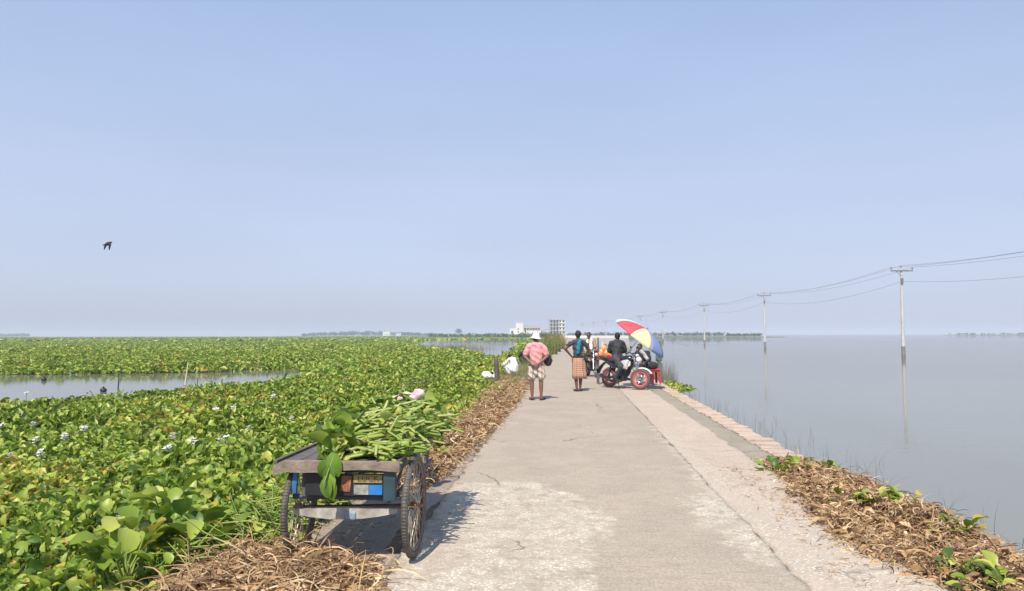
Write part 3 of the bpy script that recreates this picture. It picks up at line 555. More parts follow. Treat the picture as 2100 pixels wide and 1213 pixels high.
# one plant hanging over the rear board
parts=[]; hp=np.array([(-.095,.10,ZD+.16),(-.085,.0,ZD+.12),(-.07,-.055,ZD+.02),(-.075,-.06,ZD-.10)]); n=9
t=np.array([.0,.15,.3,.45,.6,.72,.85,.95,1.0]); P=np.stack([np.interp(t,(0,.33,.66,1),hp[:,i]) for i in range(3)],1); P[:,0]+=rng.normal(0,.03,n)
A=np.stack([rng.normal(0,.3,n),rng.normal(-.12,.1,n),-np.abs(rng.normal(1,.2,n))],1); A[:3]=[(-.25,-.3,-.5),(.5,-.3,-.3),(.1,-.5,.3)]; A/=np.linalg.norm(A,axis=1,keepdims=True); N0=np.tile(np.array([[.1,-1,.25]]),(n,1)); N0-=A*(A*N0).sum(1,keepdims=True); N0/=np.linalg.norm(N0,axis=1,keepdims=True)
l=rng.uniform(.12,.18,n); parts.append(leaf_arrays(P,A,N0,l,l*.62,np.array([(.17,.30,.035),(.24,.38,.05),(.12,.23,.03)])[rng.integers(0,3,n)],3))
q=np.array([(.02,.1,ZD+.12),(-.12,.12,ZD+.14),(.0,.05,ZD+.14)]); parts.append(tubes_np(q,q*.5+hp[2]*.5,np.tile(hp[3],(3,1))+rng.normal(0,.02,(3,3)),np.full(3,.008),np.tile(np.array([(.30,.44,.08)]),(3,1))))
V,F,C=merge(parts); ld=mesh_np('hanging_plant',V,F,LEAF,col=C); ld.location=(CX,CY,0); tag(ld,'broad leafed green plant hanging down over the rear board of the cart','plant')
cl=MB()
for c,r in (((.0,2.30,.96),(.09,.09,.07)),((.07,2.36,1.0),(.065,.07,.05)),((-.10,2.27,.95),(.07,.07,.06))): cl.ell(c,r)
o=voxel('cloth_bundle',cl,[mat('pink_white_cloth',(.80,.74,.72),.85,color2=(.55,.26,.32),scale=11)],.012,None,3,None,.012); o.location=(CX,CY,0); tag(o,'crumpled pink and white cloth lying on the cart saddle','cloth')
# cut weed heaped on the bank beside the cart
rng=np.random.default_rng(77); parts=[]; n=420; x=rng.uniform(-3.05,-2.12,n); y=rng.uniform(5.35,7.6,n); zz=-.12+.30*np.clip(1-((x+2.5)/.6)**2,0,1)*rng.uniform(.3,1.1,n)
az=rng.normal(2.7,.6,n); e=rng.normal(.12,.3,n); L=rng.uniform(.2,.48,n); D=np.stack([np.cos(az)*np.cos(e),np.sin(az)*np.cos(e),np.sin(e)],1); P0=np.stack([x,y,zz],1)-D*(L*.5)[:,None]; Pe=P0+D*L[:,None]
parts.append(tubes_np(P0,(P0+Pe)/2+rng.normal(0,.025,(n,3)),Pe,rng.uniform(.005,.010,n),np.array([(.30,.42,.08),(.42,.50,.13),(.20,.33,.05),(.45,.36,.16)])[rng.choice(4,n,p=(.35,.3,.25,.1))]))
m_=170; xx=rng.uniform(-3.1,-2.1,m_); yy=rng.uniform(5.3,7.4,m_); A,N0=orient(m_,.3,.5,rng,.6); l=.12*rng.uniform(.6,1.2,m_)
parts.append(leaf_arrays(np.stack([xx,yy,rng.uniform(-.15,.18,m_)],1),A,N0,l,l*.7,leaf_cols(m_,rng,np.full(m_,.2)),3))
V,F,C=merge(parts); tag(mesh_np('cut_weed_heap',V,F,LEAF,col=C),'loose heap of freshly cut yellow green weed on the bank beside the cart wheel','weed heap')
# ------------------------------------------------------------------ people
def V3(*a): return Vector(a)
def hand(mb,w,d,n,curl,thumb):           # palm, four unequal bent fingers, thumb from the side of the palm
    d=Vector(d).normalized(); n=(Vector(n)-d*Vector(n).dot(d)).normalized(); s=d.cross(n)*thumb; w=Vector(w)
    for k in (-1.5,-.5,.5,1.5): mb.cap(w+s*k*.012,.014,w+d*.085+s*k*.019,.0115,8)
    for k,ln in zip((1.5,.5,-.5,-1.5),(.070,.080,.074,.058)):
        b=w+d*.083+s*k*.020; a1=curl*(.8+.12*k); m=b+(d*math.cos(a1)+n*math.sin(a1))*ln*.5; a2=a1+curl*1.1; t=m+(d*math.cos(a2)+n*math.sin(a2))*ln*.5
        mb.cap(b,.0095,m,.009,8); mb.cap(m,.009,t,.0075,8)
    b=w+d*.025+s*.026; m=b+(d*.7+s*.6+n*.25).normalized()*.036; t=m+(d*.9+s*.1+n*.45).normalized()*.03; mb.cap(b,.013,m,.0105,8); mb.cap(m,.0105,t,.009,8)
def person(label,loc,rz,J,skin=SKIN,look=(0,1,0),hair=True,sc=1.0,hands=None):
    root=empty('person',loc,rz,label,'person'); root.scale=(sc,)*3
    mb=MB(); q=lambda k: Vector(J[k]); h=q('head'); lk=Vector(look).normalized(); sd=lk.cross(V3(0,0,1)).normalized(); up=sd.cross(lk)
    mb.cap(q('pelvis'),.125,q('spine'),.112,14,.75); mb.cap(q('spine'),.112,q('chest'),.14,14,.72); mb.cap(q('shL'),.062,q('shR'),.062); mb.cap(q('chest'),.12,(q('shL')+q('shR'))/2,.09,12,.7)
    mb.cap((q('shL')+q('shR'))/2,.06,h-up*.08,.052)
    rot=Matrix((sd,lk,up)).transposed().to_euler()
    mb.ell(h,(.074,.090,.105),rot); mb.cap(h-up*.045+lk*.025,.058,h-up*.082+lk*.050,.034); mb.cap(h+lk*.082+up*.012,.009,h+lk*.100-up*.022,.015,8); mb.cap(h+lk*.082-up*.058-sd*.014,.010,h+lk*.082-up*.058+sd*.014,.010,8)
    for s_ in (-1,1): mb.ell(h+sd*s_*.077-up*.005-lk*.005,(.012,.022,.032),rot,8,6)
    for S in 'LR':
        mb.cap(q('sh'+S),.052,q('el'+S),.040); mb.cap(q('el'+S),.041,q('wr'+S),.026)
        mb.cap(q('hip'+S),.088,q('kn'+S),.055); mb.cap(q('kn'+S),.054,q('kn'+S).lerp(q('an'+S),.3),.055); mb.cap(q('kn'+S).lerp(q('an'+S),.3),.055,q('an'+S),.032)
        mb.cap(q('an'+S)-V3(0,0,.03),.034,q('to'+S),.024,12,1.3)
        hd=(hands or {}).get(S); wr=q('wr'+S); fd=(wr-q('el'+S)).normalized()
        if hd: hand(mb,wr,hd[0],hd[1],hd[2],1 if S=='L' else -1)
        else: hand(mb,wr,fd,V3(0,1,0) if abs(fd.y)<.8 else V3(0,0,-1),.5,1 if S=='L' else -1)
    eyes=[h+lk*.084+sd*s_*.030+up*.012 for s_ in (-1,1)]; lip=h+lk*.088-up*.058
    o=voxel('body',mb,[skin,HAIR,mat('lips',(.16,.06,.05),.5)],.0085,root,3,lambda c: 1 if min((c-e).length for e in eyes)<.014 else (2 if (c-lip).length<.022 else 0))
    if hair:
        mb=MB(); mb.ell(h+up*.026-lk*.020,(.083,.092,.098),rot); mb.ell(h-up*.02-lk*.045,(.070,.055,.07),rot); voxel('hair',mb,[HAIR],.009,root,2,None,.004)
    return root,h,lk,sd,up,rot
def cloth(name,parent,m,segs,vox=.013,wobble=.005,it=4,ells=()):
    mb=MB()
    for s_ in segs: mb.cap(*s_[:4],14,s_[4] if len(s_)>4 else 1.0)
    for c,r in ells: mb.ell(c,r)
    return voxel(name,mb,[m],vox,parent,it,None,wobble)
def skirt(name,parent,m,rings,n=40,amp=.010,seed=1):    # hanging cloth: (centre, rx, ry) rings, pleats growing downwards
    r=random.Random(seed); ph=[r.uniform(0,6.28) for _ in range(5)]; mb=MB(); out=[]
    for i,(c,rx,ry) in enumerate(rings):
        g=i/(len(rings)-1); ring=[]
        for j in range(n):
            a=2*math.pi*j/n; f=1+amp/.15*g*(math.sin(5*a+ph[0])+.7*math.sin(9*a+ph[1]+g*1.5)+.5*math.sin(3*a+ph[2]-g*2)); ring.append(Vector(c)+V3(rx*f*math.cos(a),ry*f*math.sin(a),.012*g*math.sin(2*a+ph[3])))
        out.append(ring)
    inner=[[Vector(c)+ (p-Vector(c))*.93 for p in ring] for (c,_,_),ring in zip(rings,out)]
    mb.rings(out+inner[::-1],cap=False); return mb.build(name,m,parent,True)
def plaid(name,a,b_,c_,s=16,th=.62):
    m=mat(name,a,.85,spec=.2); t=m.node_tree; p=t.nodes['Principled BSDF']; tc=t.nodes.new('ShaderNodeTexCoord'); sx=t.nodes.new('ShaderNodeSeparateXYZ'); t.links.new(tc.outputs['Object'],sx.inputs[0])
    fx=mnode(t,'FRACT',mnode(t,'MULTIPLY',mnode(t,'ADD',sx.outputs[0],mnode(t,'MULTIPLY',sx.outputs[1],.6)),s)); fz=mnode(t,'FRACT',mnode(t,'MULTIPLY',sx.outputs[2],s))
    ax=mnode(t,'GREATER_THAN',fx,th); az=mnode(t,'GREATER_THAN',fz,th); c=mixc(t,mnode(t,'MULTIPLY',ax,.75),a,b_); c=mixc(t,mnode(t,'MULTIPLY',az,.75),c,c_); t.links.new(c,p.inputs['Base Color']); return m
SANDAL=mat('sandal',(.03,.022,.02),.7)
def sandals(root,J):
    for S in 'LR':
        a=Vector(J['an'+S]); t=Vector(J['to'+S]); d=(t-a); d.z=0; d.normalize(); g=math.atan2(d.y,d.x); c=(a+t)/2; mb=MB(); mb.box((0,0,0),(.27,.095,.022),None,.01); mb.box((.06,0,.045),(.035,.105,.012),(0,0,0),.004)
        for s_ in (-1,1): mb.box((.06,s_*.048,.025),(.035,.010,.045))
        o=mb.build('sandal',SANDAL,root); o.location=(c.x,c.y,.012); o.rotation_euler=(0,0,g)
# man in the pink shirt, seen from behind, hands clasped at his back
P=at(1100,821); J=dict(pelvis=(0,.0,.86),spine=(0,.0,1.02),chest=(0,.02,1.22),shL=(-.175,.0,1.32),shR=(.175,.0,1.32),head=(-.01,.05,1.52),elL=(-.285,-.04,1.07),elR=(.275,-.04,1.07),wrL=(-.07,-.165,.86),wrR=(.05,-.15,.88),
  hipL=(-.095,0,.82),hipR=(.095,0,.82),knL=(-.115,.02,.455),knR=(.115,.02,.455),anL=(-.10,-.02,.085),anR=(.12,-.02,.085),toL=(-.14,.14,.03),toR=(.17,.14,.03))
pk,h,lk,sd,up,rot=person('man in a pink checked shirt and white hat with hands clasped behind his back',(P.x,P.y,0),R(-2),J,hands={'L':((.75,-.05,-.35),(0,1,0),.5),'R':((-.75,-.05,-.25),(0,1,0),.5)})
cloth('shirt',pk,plaid('pink_check',(.72,.32,.335),(.60,.22,.25),(.76,.40,.41),28),[((0,0,.82),.155,(0,.0,1.02),.155,.74),((0,0,1.02),.155,(0,.02,1.2),.175,.72),((0,.02,1.2),.165,(0,.0,1.32),.12,.75),((-.15,.0,1.325),.074,(0,.02,1.385),.062),((.15,.0,1.325),.074,(0,.02,1.385),.062),((-.175,0,1.318),.072,(-.262,-.02,1.13),.068),((.175,0,1.318),.072,(.255,-.02,1.13),.068),((0,.02,1.36),.075,(-.005,.035,1.42),.062)],.012,.010)
sm=plaid('shorts_check',(.58,.52,.45),(.17,.17,.16),(.62,.42,.34),9)
cloth('shorts',pk,sm,[((0,0,.80),.150,(0,0,.72),.158,.78),((-.10,.0,.78),.105,(-.115,.01,.57),.108),((.10,.0,.78),.105,(.115,.01,.57),.108)],.012,.012)
sandals(pk,J)
mb=MB(); prof=[(.158,-.045),(.150,-.028),(.118,.0),(.104,.02),(.098,.07),(.085,.100),(.05,.115),(.008,.118),(.008,.108),(.05,.105),(.088,.06),(.095,.01),(.112,-.012),(.145,-.04)]
mb.rings([[Vector((r*math.cos(2*math.pi*j/28)*(1+.03*math.sin(3*j*.224)),r*1.06*math.sin(2*math.pi*j/28),z+.010*math.sin(2*math.pi*j/28*2+1)*(r>.11))) for j in range(28)] for r,z in prof],cap=False)
hat=mb.build('bucket_hat',mat('cream_cotton',(.74,.70,.62),.85,var=.15,bump=.3),pk,True); hat.scale=(.9,.9,1.0); hat.location=h+V3(0,-.01,.012); hat.rotation_euler=(R(-10),R(6),0); tag(hat,'white bucket hat')
bg_=MB(); bg_.ell((0,0,0),(.115,.085,.135)); bg_.ell((0,0,.06),(.09,.07,.09)); bg_.tube([(-.05,0,.11),(-.04,0,.20),(0,0,.235),(.04,0,.20),(.05,0,.11)],.009,6)
o=voxel('carry_bag',bg_,[mat('black_bag',(.018,.019,.022),.5)],.012,None,2,None,.005); o.location=pk.matrix_basis@V3(.285,.07,.955); o.location=(P.x+.285,P.y+.07,.955); tag(o,"rounded black bag hanging from the pink shirted man's elbow",'bag')
# man in a checked sarong with a teal cloth over his shoulder
P=at(1186,803); J=dict(pelvis=(0,.0,.93),spine=(0,.0,1.08),chest=(.0,.02,1.28),shL=(-.175,.0,1.37),shR=(.165,.02,1.37),head=(.005,.03,1.60),elL=(-.37,-.07,1.20),elR=(.32,.10,1.17),wrL=(-.185,.0,.985),wrR=(.20,.16,1.0),
  hipL=(-.09,0,.88),hipR=(.09,0,.88),knL=(-.07,.02,.48),knR=(.075,.03,.48),anL=(-.045,-.03,.085),anR=(.055,.02,.085),toL=(-.075,.12,.03),toR=(.09,.17,.03))
sg,h,lk,sd,up,rot=person('man in a brown checked sarong, hand on hip, teal cloth over his shoulder',(P.x,P.y,0),R(3),J,SKIND,hands={'L':((.35,.2,-.9),(1,0,.2),.4),'R':((-.5,.3,-.5),(-1,0,.2),.5)})
cloth('shirt',sg,mat('navy_cotton',(.032,.034,.06),.85,color2=(.055,.055,.085),scale=9),[((0,0,.94),.135,(0,.0,1.08),.135,.74),((0,0,1.08),.135,(0,.02,1.26),.158,.72),((0,.02,1.26),.15,(0,.0,1.36),.11,.75),((-.145,.0,1.375),.070,(0,.02,1.44),.058),((.145,.02,1.375),.070,(0,.02,1.44),.058),((-.175,0,1.368),.068,(-.275,-.03,1.295),.066),((.165,.02,1.368),.068,(.25,.06,1.285),.066)],.012,.009)
lgm=plaid('brown_check',(.46,.25,.16),(.22,.10,.075),(.58,.40,.28),19,.55)
skirt('sarong',sg,lgm,[((0,0,.965),.142,.112),((0,.0,.90),.165,.135),((.01,.01,.78),.185,.15),((.015,.015,.62),.182,.148),((.03,.015,.48),.190,.155),((.035,.01,.36),.188,.15)],48,.024,3)
mb=MB(); mb.rings([[Vector((r1*math.cos(2*math.pi*j/30)*.150,r1*math.sin(2*math.pi*j/30)*.120,z)) for j in range(30)] for r1,z in ((1,.94),(1.05,.955),(1.05,.985),(1,1.0))],cap=False); mb.build('waistband',mat('black_waist',(.015,.014,.016),.8),sg,True)
cloth('shoulder_cloth',sg,mat('teal_cotton',(.0,.26,.34),.85,color2=(.01,.16,.22),scale=12),[((.07,-.02,1.455),.045,(.03,-.125,1.36),.050),((.03,-.13,1.36),.052,(.0,-.135,1.20),.058),((.0,-.135,1.20),.055,(-.01,-.13,1.09),.045),((.07,-.02,1.455),.04,(.09,.12,1.38),.045),((.09,.12,1.38),.045,(.09,.16,1.18),.04)],.011,.007)
sandals(sg,J)
# ------------------------------------------------------------------ motorcycles
BLK=mat('black_bike_paint',(.015,.015,.018),.25,coat=.5)
def moto(label,loc,rz,paint,paint2,rimc,steer=0.0,lean=0.0):
    b=empty('motorcycle',loc,rz,label,'motorcycle'); b.rotation_euler=(R(lean),0,rz); WB=1.24; r=.305
    def pt(name,mb,m,par=b,sm=False): return mb.build(name,m,par,sm)
    eng=mat('engine_metal',(.10,.10,.105),.4,metal=.7,var=.5); red=rimc
    tyrem=mat('dusty_tyre',(.10,.055,.05),.8,color2=(.16,.09,.08),scale=9)
    def whl(x,w,st=0.0):
        e=empty('wheel',(x,0,r)); e.parent=b; e.rotation_euler=(0,0,st)
        mb=MB(); mb.torus((0,0,0),r-w,w,'y',44,12,1.05); pt('tyre',mb,tyrem,e,True)
        mb=MB(); mb.torus((0,0,0),r-w*1.9,.030,'y',44,8,1.5); 
        for k in range(5):
            a=k*1.2566+.3
            for o_ in (-.13,.13): mb.tube([(math.cos(a)*.03,0,math.sin(a)*.03),(math.cos(a+o_)*(r-w*2),.0,math.sin(a+o_)*(r-w*2))],.014,6)
        pt('rim',mb,red,e,True)
        mb=MB(); mb.tube([(0,-.07,0),(0,.07,0)],.035,14); mb.torus((0,-.055,0),.105,.012,'y',30,6,.35); mb.torus((0,-.055,0),.080,.008,'y',30,6,.35); pt('brake_disc',mb,CHROME,e,True); return e
    whl(0,.060); fwh=whl(WB,.052,steer)
    mb=MB(); mb.box((.50,0,.34),(.30,.24,.24),None,.05); mb.box((.56,0,.50),(.20,.18,.16),(0,.3,0),.03)
    for k in range(5): mb.box((.58,0,.44+.03*k),(.24,.23,.012),(0,.3,0),.003)
    mb.tube([(.44,-.15,.33),(.44,-.12,.33)],.085,18); mb.tube([(.44,.12,.33),(.44,.15,.33)],.085,18); pt('engine',mb,eng)
    mb=MB(); mb.tube([(WB-.30,0,.86),(.72,0,.72),(.42,0,.70),(.18,0,.72),(-.12,0,.80)],.022,8); mb.tube([(WB-.28,0,.80),(.80,0,.42),(.60,0,.24),(.36,0,.24)],.02,8)
    for s_ in (-1,1): mb.tube([(.36,s_*.09,.36),(.0,s_*.10,r)],.022,8); mb.tube([(.06,s_*.10,.34),(.16,s_*.10,.70)],.028,8)
    mb.box((.30,-.15,.24),(.10,.14,.03),None,.01); mb.box((.30,.15,.24),(.10,.14,.03),None,.01); pt('frame',mb,BLKP)
    mb=MB(); mb.rings([[Vector((x,w_*math.cos(2*math.pi*j/14),zc+hh*math.sin(2*math.pi*j/14))) for j in range(14)] for x,w_,zc,hh in ((.40,.05,.80,.05),(.48,.105,.82,.085),(.62,.15,.85,.115),(.78,.155,.87,.12),(.88,.11,.88,.10),(.93,.05,.87,.06))]); pt('fuel_tank',mb,BLK,b,True)
    mb=MB()
    for s_ in (-1,1):
        mb.rings([[Vector((x,s_*(.115+.012*t+k),z)) for k,z in ((0,z0),(.02,z0+.01),(.02,z1-.01),(0,z1))] for t,(x,z0,z1) in enumerate(((.50,.72,.78),(.66,.66,.84),(.84,.62,.86),(.98,.68,.80)))])
    pt('tank_shroud',mb,paint)
    mb=MB()
    for s_ in (-1,1): mb.rings([[Vector((x,s_*(.105+k),z)) for k,z in ((0,z0),(.018,z0+.01),(.018,z1-.01),(0,z1))] for x,z0,z1 in ((.40,.60,.74),(.24,.58,.74),(.05,.68,.80),(-.10,.76,.82))])
    pt('side_panel',mb,BLK)
    mb=MB(); mb.rings([[Vector((x,w_*c,z+(.035 if s_>0 else -.03)*abs(s_))) for c,s_ in ((-1,-.6),(-1,.5),(-.6,1),(.6,1),(1,.5),(1,-.6))] for x,w_,z in ((.44,.08,.79),(.30,.125,.79),(.10,.13,.80),(-.02,.11,.86),(-.24,.10,.89),(-.34,.06,.90))]); pt('seat',mb,BLKP,b,True)
    mb=MB(); mb.rings([[Vector((x,w_*c,z+hh*s_)) for c,s_ in ((-1,-1),(-1,.7),(1,.7),(1,-1))] for x,w_,z,hh in ((.02,.09,.80,.03),(-.22,.085,.84,.035),(-.40,.05,.88,.025))]); mb.tube([(-.10,-.12,.86),(-.36,-.11,.93),(-.42,0,.94),(-.36,.11,.93),(-.10,.12,.86)],.012,8); pt('tail_cowl',mb,BLK)
    mb=MB(); mb.ell((-.41,0,.86),(.025,.05,.025)); pt('tail_light',mb,mat('red_lens',(.5,.02,.02),.2),b,True)
    mb=MB(); mb.rings([[Vector((x,w_*c,z)) for c in (-1,1)]+[Vector((x-.008,w_*c,z-.008)) for c in (1,-1)] for x,w_,z in ((-.18,.08,.76),(-.32,.08,.66),(-.44,.075,.50),(-.47,.07,.42))]); mb.box((-.475,0,.50),(.012,.15,.10),(0,.25,0)); pt('rear_fender',mb,BLKP)
    f=empty('fork',(WB-.25,0,.86)); f.parent=b; f.rotation_euler=(0,0,steer)
    mb=MB()
    for s_ in (-1,1): mb.tube([(-.03,s_*.09,.10),(.25,s_*.09,-.555)],.021,10); mb.tube([(.11,s_*.09,-.23),(.25,s_*.09,-.555)],.030,10)
    mb.box((.0,0,.03),(.10,.23,.03),None,.008); mb.box((.06,0,-.10),(.10,.23,.03),None,.008); pt('fork_tubes',mb,CHROME,f,True)
    mb=MB(); mb.rings([[Vector((.25+math.cos(a)*(.345-.03*abs(c)),c*.065,-.555+math.sin(a)*(.345-.03*abs(c)))) for c in (-1,-.5,0,.5,1)]+[Vector((.25+math.cos(a)*(.33-.03*abs(c)),c*.06,-.555+math.sin(a)*(.33-.03*abs(c)))) for c in (1,0,-1)] for a in np.linspace(.55,2.5,12)]); pt('front_fender',mb,paint,f,True)
    mb=MB(); mb.tube([(-.17,-.36,.17),(-.06,-.26,.20),(.0,-.08,.12),(.0,.08,.12),(-.06,.26,.20),(-.17,.36,.17)],.014,8)
    for s_ in (-1,1): mb.tube([(-.17,s_*.37,.17),(-.11,s_*.30,.19)],.021,8); mb.tube([(-.07,s_*.27,.20),(-.02,s_*.30,.27),(-.02,s_*.31,.33)],.007,6)
    pt('handlebar',mb,BLKP,f)
    for s_ in (-1,1):
        mb=MB(); mb.ell((-.02,s_*.34,.36),(.018,.065,.038)); pt('mirror',mb,BLKP,f,True)
    mb=MB(); mb.ell((.13,0,.0),(.085,.105,.10)); mb.box((.09,0,.13),(.08,.16,.07),(0,-.4,0),.02); pt('headlight_cowl',mb,paint,f,True)
    mb=MB(); mb.ell((.185,0,-.005),(.045,.075,.062)); pt('headlight',mb,mat('lamp_glass',(.55,.57,.6),.08,spec=.8),f,True)
    mb=MB(); mb.tube([(.62,-.10,.40),(.70,-.13,.24),(.50,-.15,.17),(.25,-.16,.20)],.022,8); mb.tube([(.25,-.16,.20),(.12,-.17,.25),(-.20,-.18,.37),(-.22,-.18,.38)],[.035,.052,.052,.03],12); pt('exhaust',mb,mat('silencer',(.09,.09,.095),.35,metal=.8,var=.3),b,True)
    mb=MB(); mb.tube([(.22,.12,.26),(.14,.30,.03)],.012,8); pt('side_stand',mb,BLKP)
    return b
HD=R(-47); Pr=at(1249,795)
WHT=mat('white_bike_paint',(.72,.72,.74),.28,coat=.6); BLK=mat('black_bike_paint',(.015,.015,.018),.25,coat=.5)
bike=moto('white and black motorcycle with red wheels parked across the road edge under a rider',(Pr.x,Pr.y,0),HD,WHT,WHT,mat('red_rim',(.58,.14,.12),.6,color2=(.46,.12,.10),scale=9),R(27),-3)
Pb=at(1210,772); bike2=moto('dark motorcycle parked behind the white and black one, with the man in tan on it',(Pb.x-.1,Pb.y+.2,0),R(-75),mat('maroon_bike_paint',(.10,.02,.025),.3,coat=.5),BLK,CHROME,R(-10),-3)
# rider in black, astride, chest turned away to the water
hx=Vector((math.cos(HD),math.sin(HD),0)); sx=Vector((hx.y,-hx.x,0)); O=Vector((Pr.x,Pr.y,0))+hx*.34
def w2(a,s_,z): v=hx*a+sx*s_; return (v.x,v.y,z)
J=dict(pelvis=(0,0,.93),spine=(.0,.02,1.08),chest=(.02,.04,1.26),shL=(-.165,.03,1.345),shR=(.18,.04,1.34),head=(.02,.07,1.545),elL=(-.235,.10,1.11),elR=(.25,.10,1.11),wrL=(-.10,.27,1.02),wrR=(.15,.30,1.05),
  hipL=w2(.02,-.09,.90),hipR=w2(.02,.09,.90),knL=w2(.38,-.20,.66),knR=w2(.36,.22,.66),anL=w2(.12,-.22,.32),anR=w2(.14,.24,.30),toL=w2(.28,-.24,.26),toR=w2(.30,.27,.25))
rd,h,lk,sd,up,rot=person('rider in a black jacket sitting on the white motorcycle with his back turned',O,0,J,SKIND)
cloth('jacket',rd,mat('black_jacket',(.022,.024,.034),.75,color2=(.035,.037,.05),scale=7),[((0,0,.90),.150,(0,.02,1.08),.155,.78),((0,.02,1.08),.155,(.02,.04,1.24),.172,.75),((.02,.04,1.24),.16,(.02,.04,1.35),.12,.75),((-.14,.03,1.345),.074,(.02,.05,1.41),.062),((.15,.04,1.345),.074,(.02,.05,1.41),.062),((-.165,.03,1.335),.074,(-.235,.10,1.11),.062),((-.235,.10,1.11),.062,(-.125,.24,1.035),.048),((.18,.04,1.335),.074,(.25,.10,1.13),.062),((.27,.10,1.13),.062,(.175,.265,1.055),.048),((.02,.05,1.38),.07,(.02,.06,1.45),.062)],.012,.010)
q=lambda k: Vector(J[k]); cloth('trousers',rd,mat('charcoal_denim',(.055,.06,.07),.85,var=.3),[(q('hipL'),.105,q('knL'),.078),(q('knL'),.076,q('anL'),.055),(q('hipR'),.105,q('knR'),.078),(q('knR'),.076,q('anR'),.055),(q('hipL'),.12,q('hipR'),.12)],.012,.010)
for S in 'LR': cloth('shoe',rd,SANDAL,[(q('an'+S)-V3(0,0,.03),.045,q('to'+S)-V3(0,0,.0),.036)],.011,0)
# man in tan with a long white cloth, sitting on the dark motorcycle and facing back along the road
P=Vector((bike2.location.x,bike2.location.y,0))+Vector((math.cos(R(-75)),math.sin(R(-75)),0))*.30
J=dict(pelvis=(0,.0,.94),spine=(0,-.02,1.09),chest=(0,-.03,1.27),shL=(-.18,-.02,1.39),shR=(.18,-.02,1.39),head=(-.01,-.06,1.575),elL=(-.24,-.10,1.13),elR=(.25,-.10,1.13),wrL=(-.17,-.30,.98),wrR=(.10,-.32,.98),
  hipL=(-.09,0,.91),hipR=(.09,0,.91),knL=(-.24,-.32,.76),knR=(.25,-.30,.74),anL=(-.26,-.28,.33),anR=(.28,-.22,.33),toL=(-.28,-.43,.27),toR=(.30,-.37,.27))
tn,h,lk,sd,up,rot=person('man in tan shirt with a long white cloth round his neck, sitting on a motorcycle',(P.x,P.y,0),R(-12),J,SKIND,(-.15,-1,-.08))
cloth('shirt',tn,mat('tan_cotton',(.34,.25,.14),.85,var=.25),[((0,0,.93),.142,(0,-.02,1.09),.142,.76),((0,-.02,1.09),.142,(0,-.03,1.25),.162,.74),((0,-.03,1.25),.15,(0,-.02,1.36),.11,.75),((-.165,-.02,1.375),.082,(.165,-.02,1.375),.082),((-.18,-.02,1.375),.076,(-.24,-.10,1.13),.062),((.18,-.02,1.375),.076,(.25,-.10,1.13),.062)],.012,.009)
q=lambda k: Vector(J[k]); cloth('trousers',tn,mat('khaki_drill',(.27,.245,.19),.85,var=.25),[(q('hipL'),.105,q('knL'),.08),(q('knL'),.078,q('anL'),.056),(q('hipR'),.105,q('knR'),.08),(q('knR'),.078,q('anR'),.056),(q('hipL'),.12,q('hipR'),.12)],.012,.010)
for S in 'LR': cloth('shoe',tn,SANDAL,[(q('an'+S)-V3(0,0,.03),.045,q('to'+S),.036)],.011,0)
cloth('neck_cloth',tn,mat('white_cotton',(.78,.77,.74),.85,var=.1),[((-.06,.02,1.45),.04,(.08,.0,1.45),.045),((.08,-.02,1.44),.05,(.10,-.16,1.30),.055),((.10,-.16,1.30),.06,(.11,-.20,1.05),.065),((.11,-.20,1.05),.065,(.17,-.30,.80),.07),((.17,-.30,.80),.07,(.22,-.37,.58),.06),((-.06,.02,1.45),.04,(-.06,-.13,1.34),.038),((-.06,-.13,1.34),.038,(-.05,-.165,1.20),.032)],.012,.010)
# ------------------------------------------------------------------ big tilted umbrella and the people under it
A=at_depth(1326.5,675.5,23.4); ax=(CM@Vector((.59,.77,.12)).normalized()).normalized(); RU=.95; DP=.39; c0=A-ax*DP
mj=(CM@Vector((-.79,.61,0))); mj=(mj-ax*mj.dot(ax)).normalized(); mn=ax.cross(mj)
if mn.dot(Vector((0,-1,0)))<0: mn=-mn
gx=at_depth(1318,790,23.9); gx.z=0
um=empty('umbrella',gx,0,'big tilted umbrella with red, cream, blue and green panels beside the motorcycle','umbrella'); cols=[('white',(.75,.74,.72)),('red',(.72,.11,.14)),('cream',(.82,.78,.50)),('blue',(.30,.37,.66)),('green',(.12,.40,.28)),('red',(.72,.11,.14)),('cream',(.82,.78,.50)),('blue',(.30,.37,.66))]
def up_(ph,t):
    rr=RU*math.sin(t*1.35)/math.sin(1.35); s=1-.045*math.sin((ph-R(19))%R(45)/R(45)*math.pi)*t; return A-ax*(DP*(1-math.cos(t*1.35))/(1-math.cos(1.35)))+(mj*math.cos(ph)+mn*math.sin(ph))*rr*s-gx
for k,(nm,cc) in enumerate(cols):
    mb=MB(); p0=R(19+45*(k-1)); T=np.linspace(.02,1,9); W_=np.linspace(0,1,9); vs=[up_(p0+R(45)*min(max(v,.0),1.0),t) for t in T for v in W_]; mb.add(vs,[(i*9+j,i*9+j+1,i*9+j+10,i*9+j+9) for i in range(8) for j in range(8)])
    o=mb.build('panel',mat(nm+'_nylon',cc,.65,trans=.25),um,True); tag(o,nm+' umbrella panel'); sm_=o.modifiers.new('thick','SOLIDIFY'); sm_.thickness=.004
for k in range(8):
    ph=R(19+45*k); mb=MB(); mb.tube([up_(ph,t)-ax*.012 for t in (.02,.3,.6,.85,.99)],.006,5); mb.build('rib',CHROME,um)
mb=MB(); jn=A-ax*1.05-gx; mb.tube([A+ax*.06-gx,jn],.016,8); mb.tube([jn,(0,0,0)],.02,8); mb.build('pole',CHROME,um)
mb=MB(); mb.tube([(0,0,0),(0,0,.05),(0,0,.09)],[.17,.16,.04],16); mb.build('base',mat('cement_base',(.3,.29,.27),.9),um)
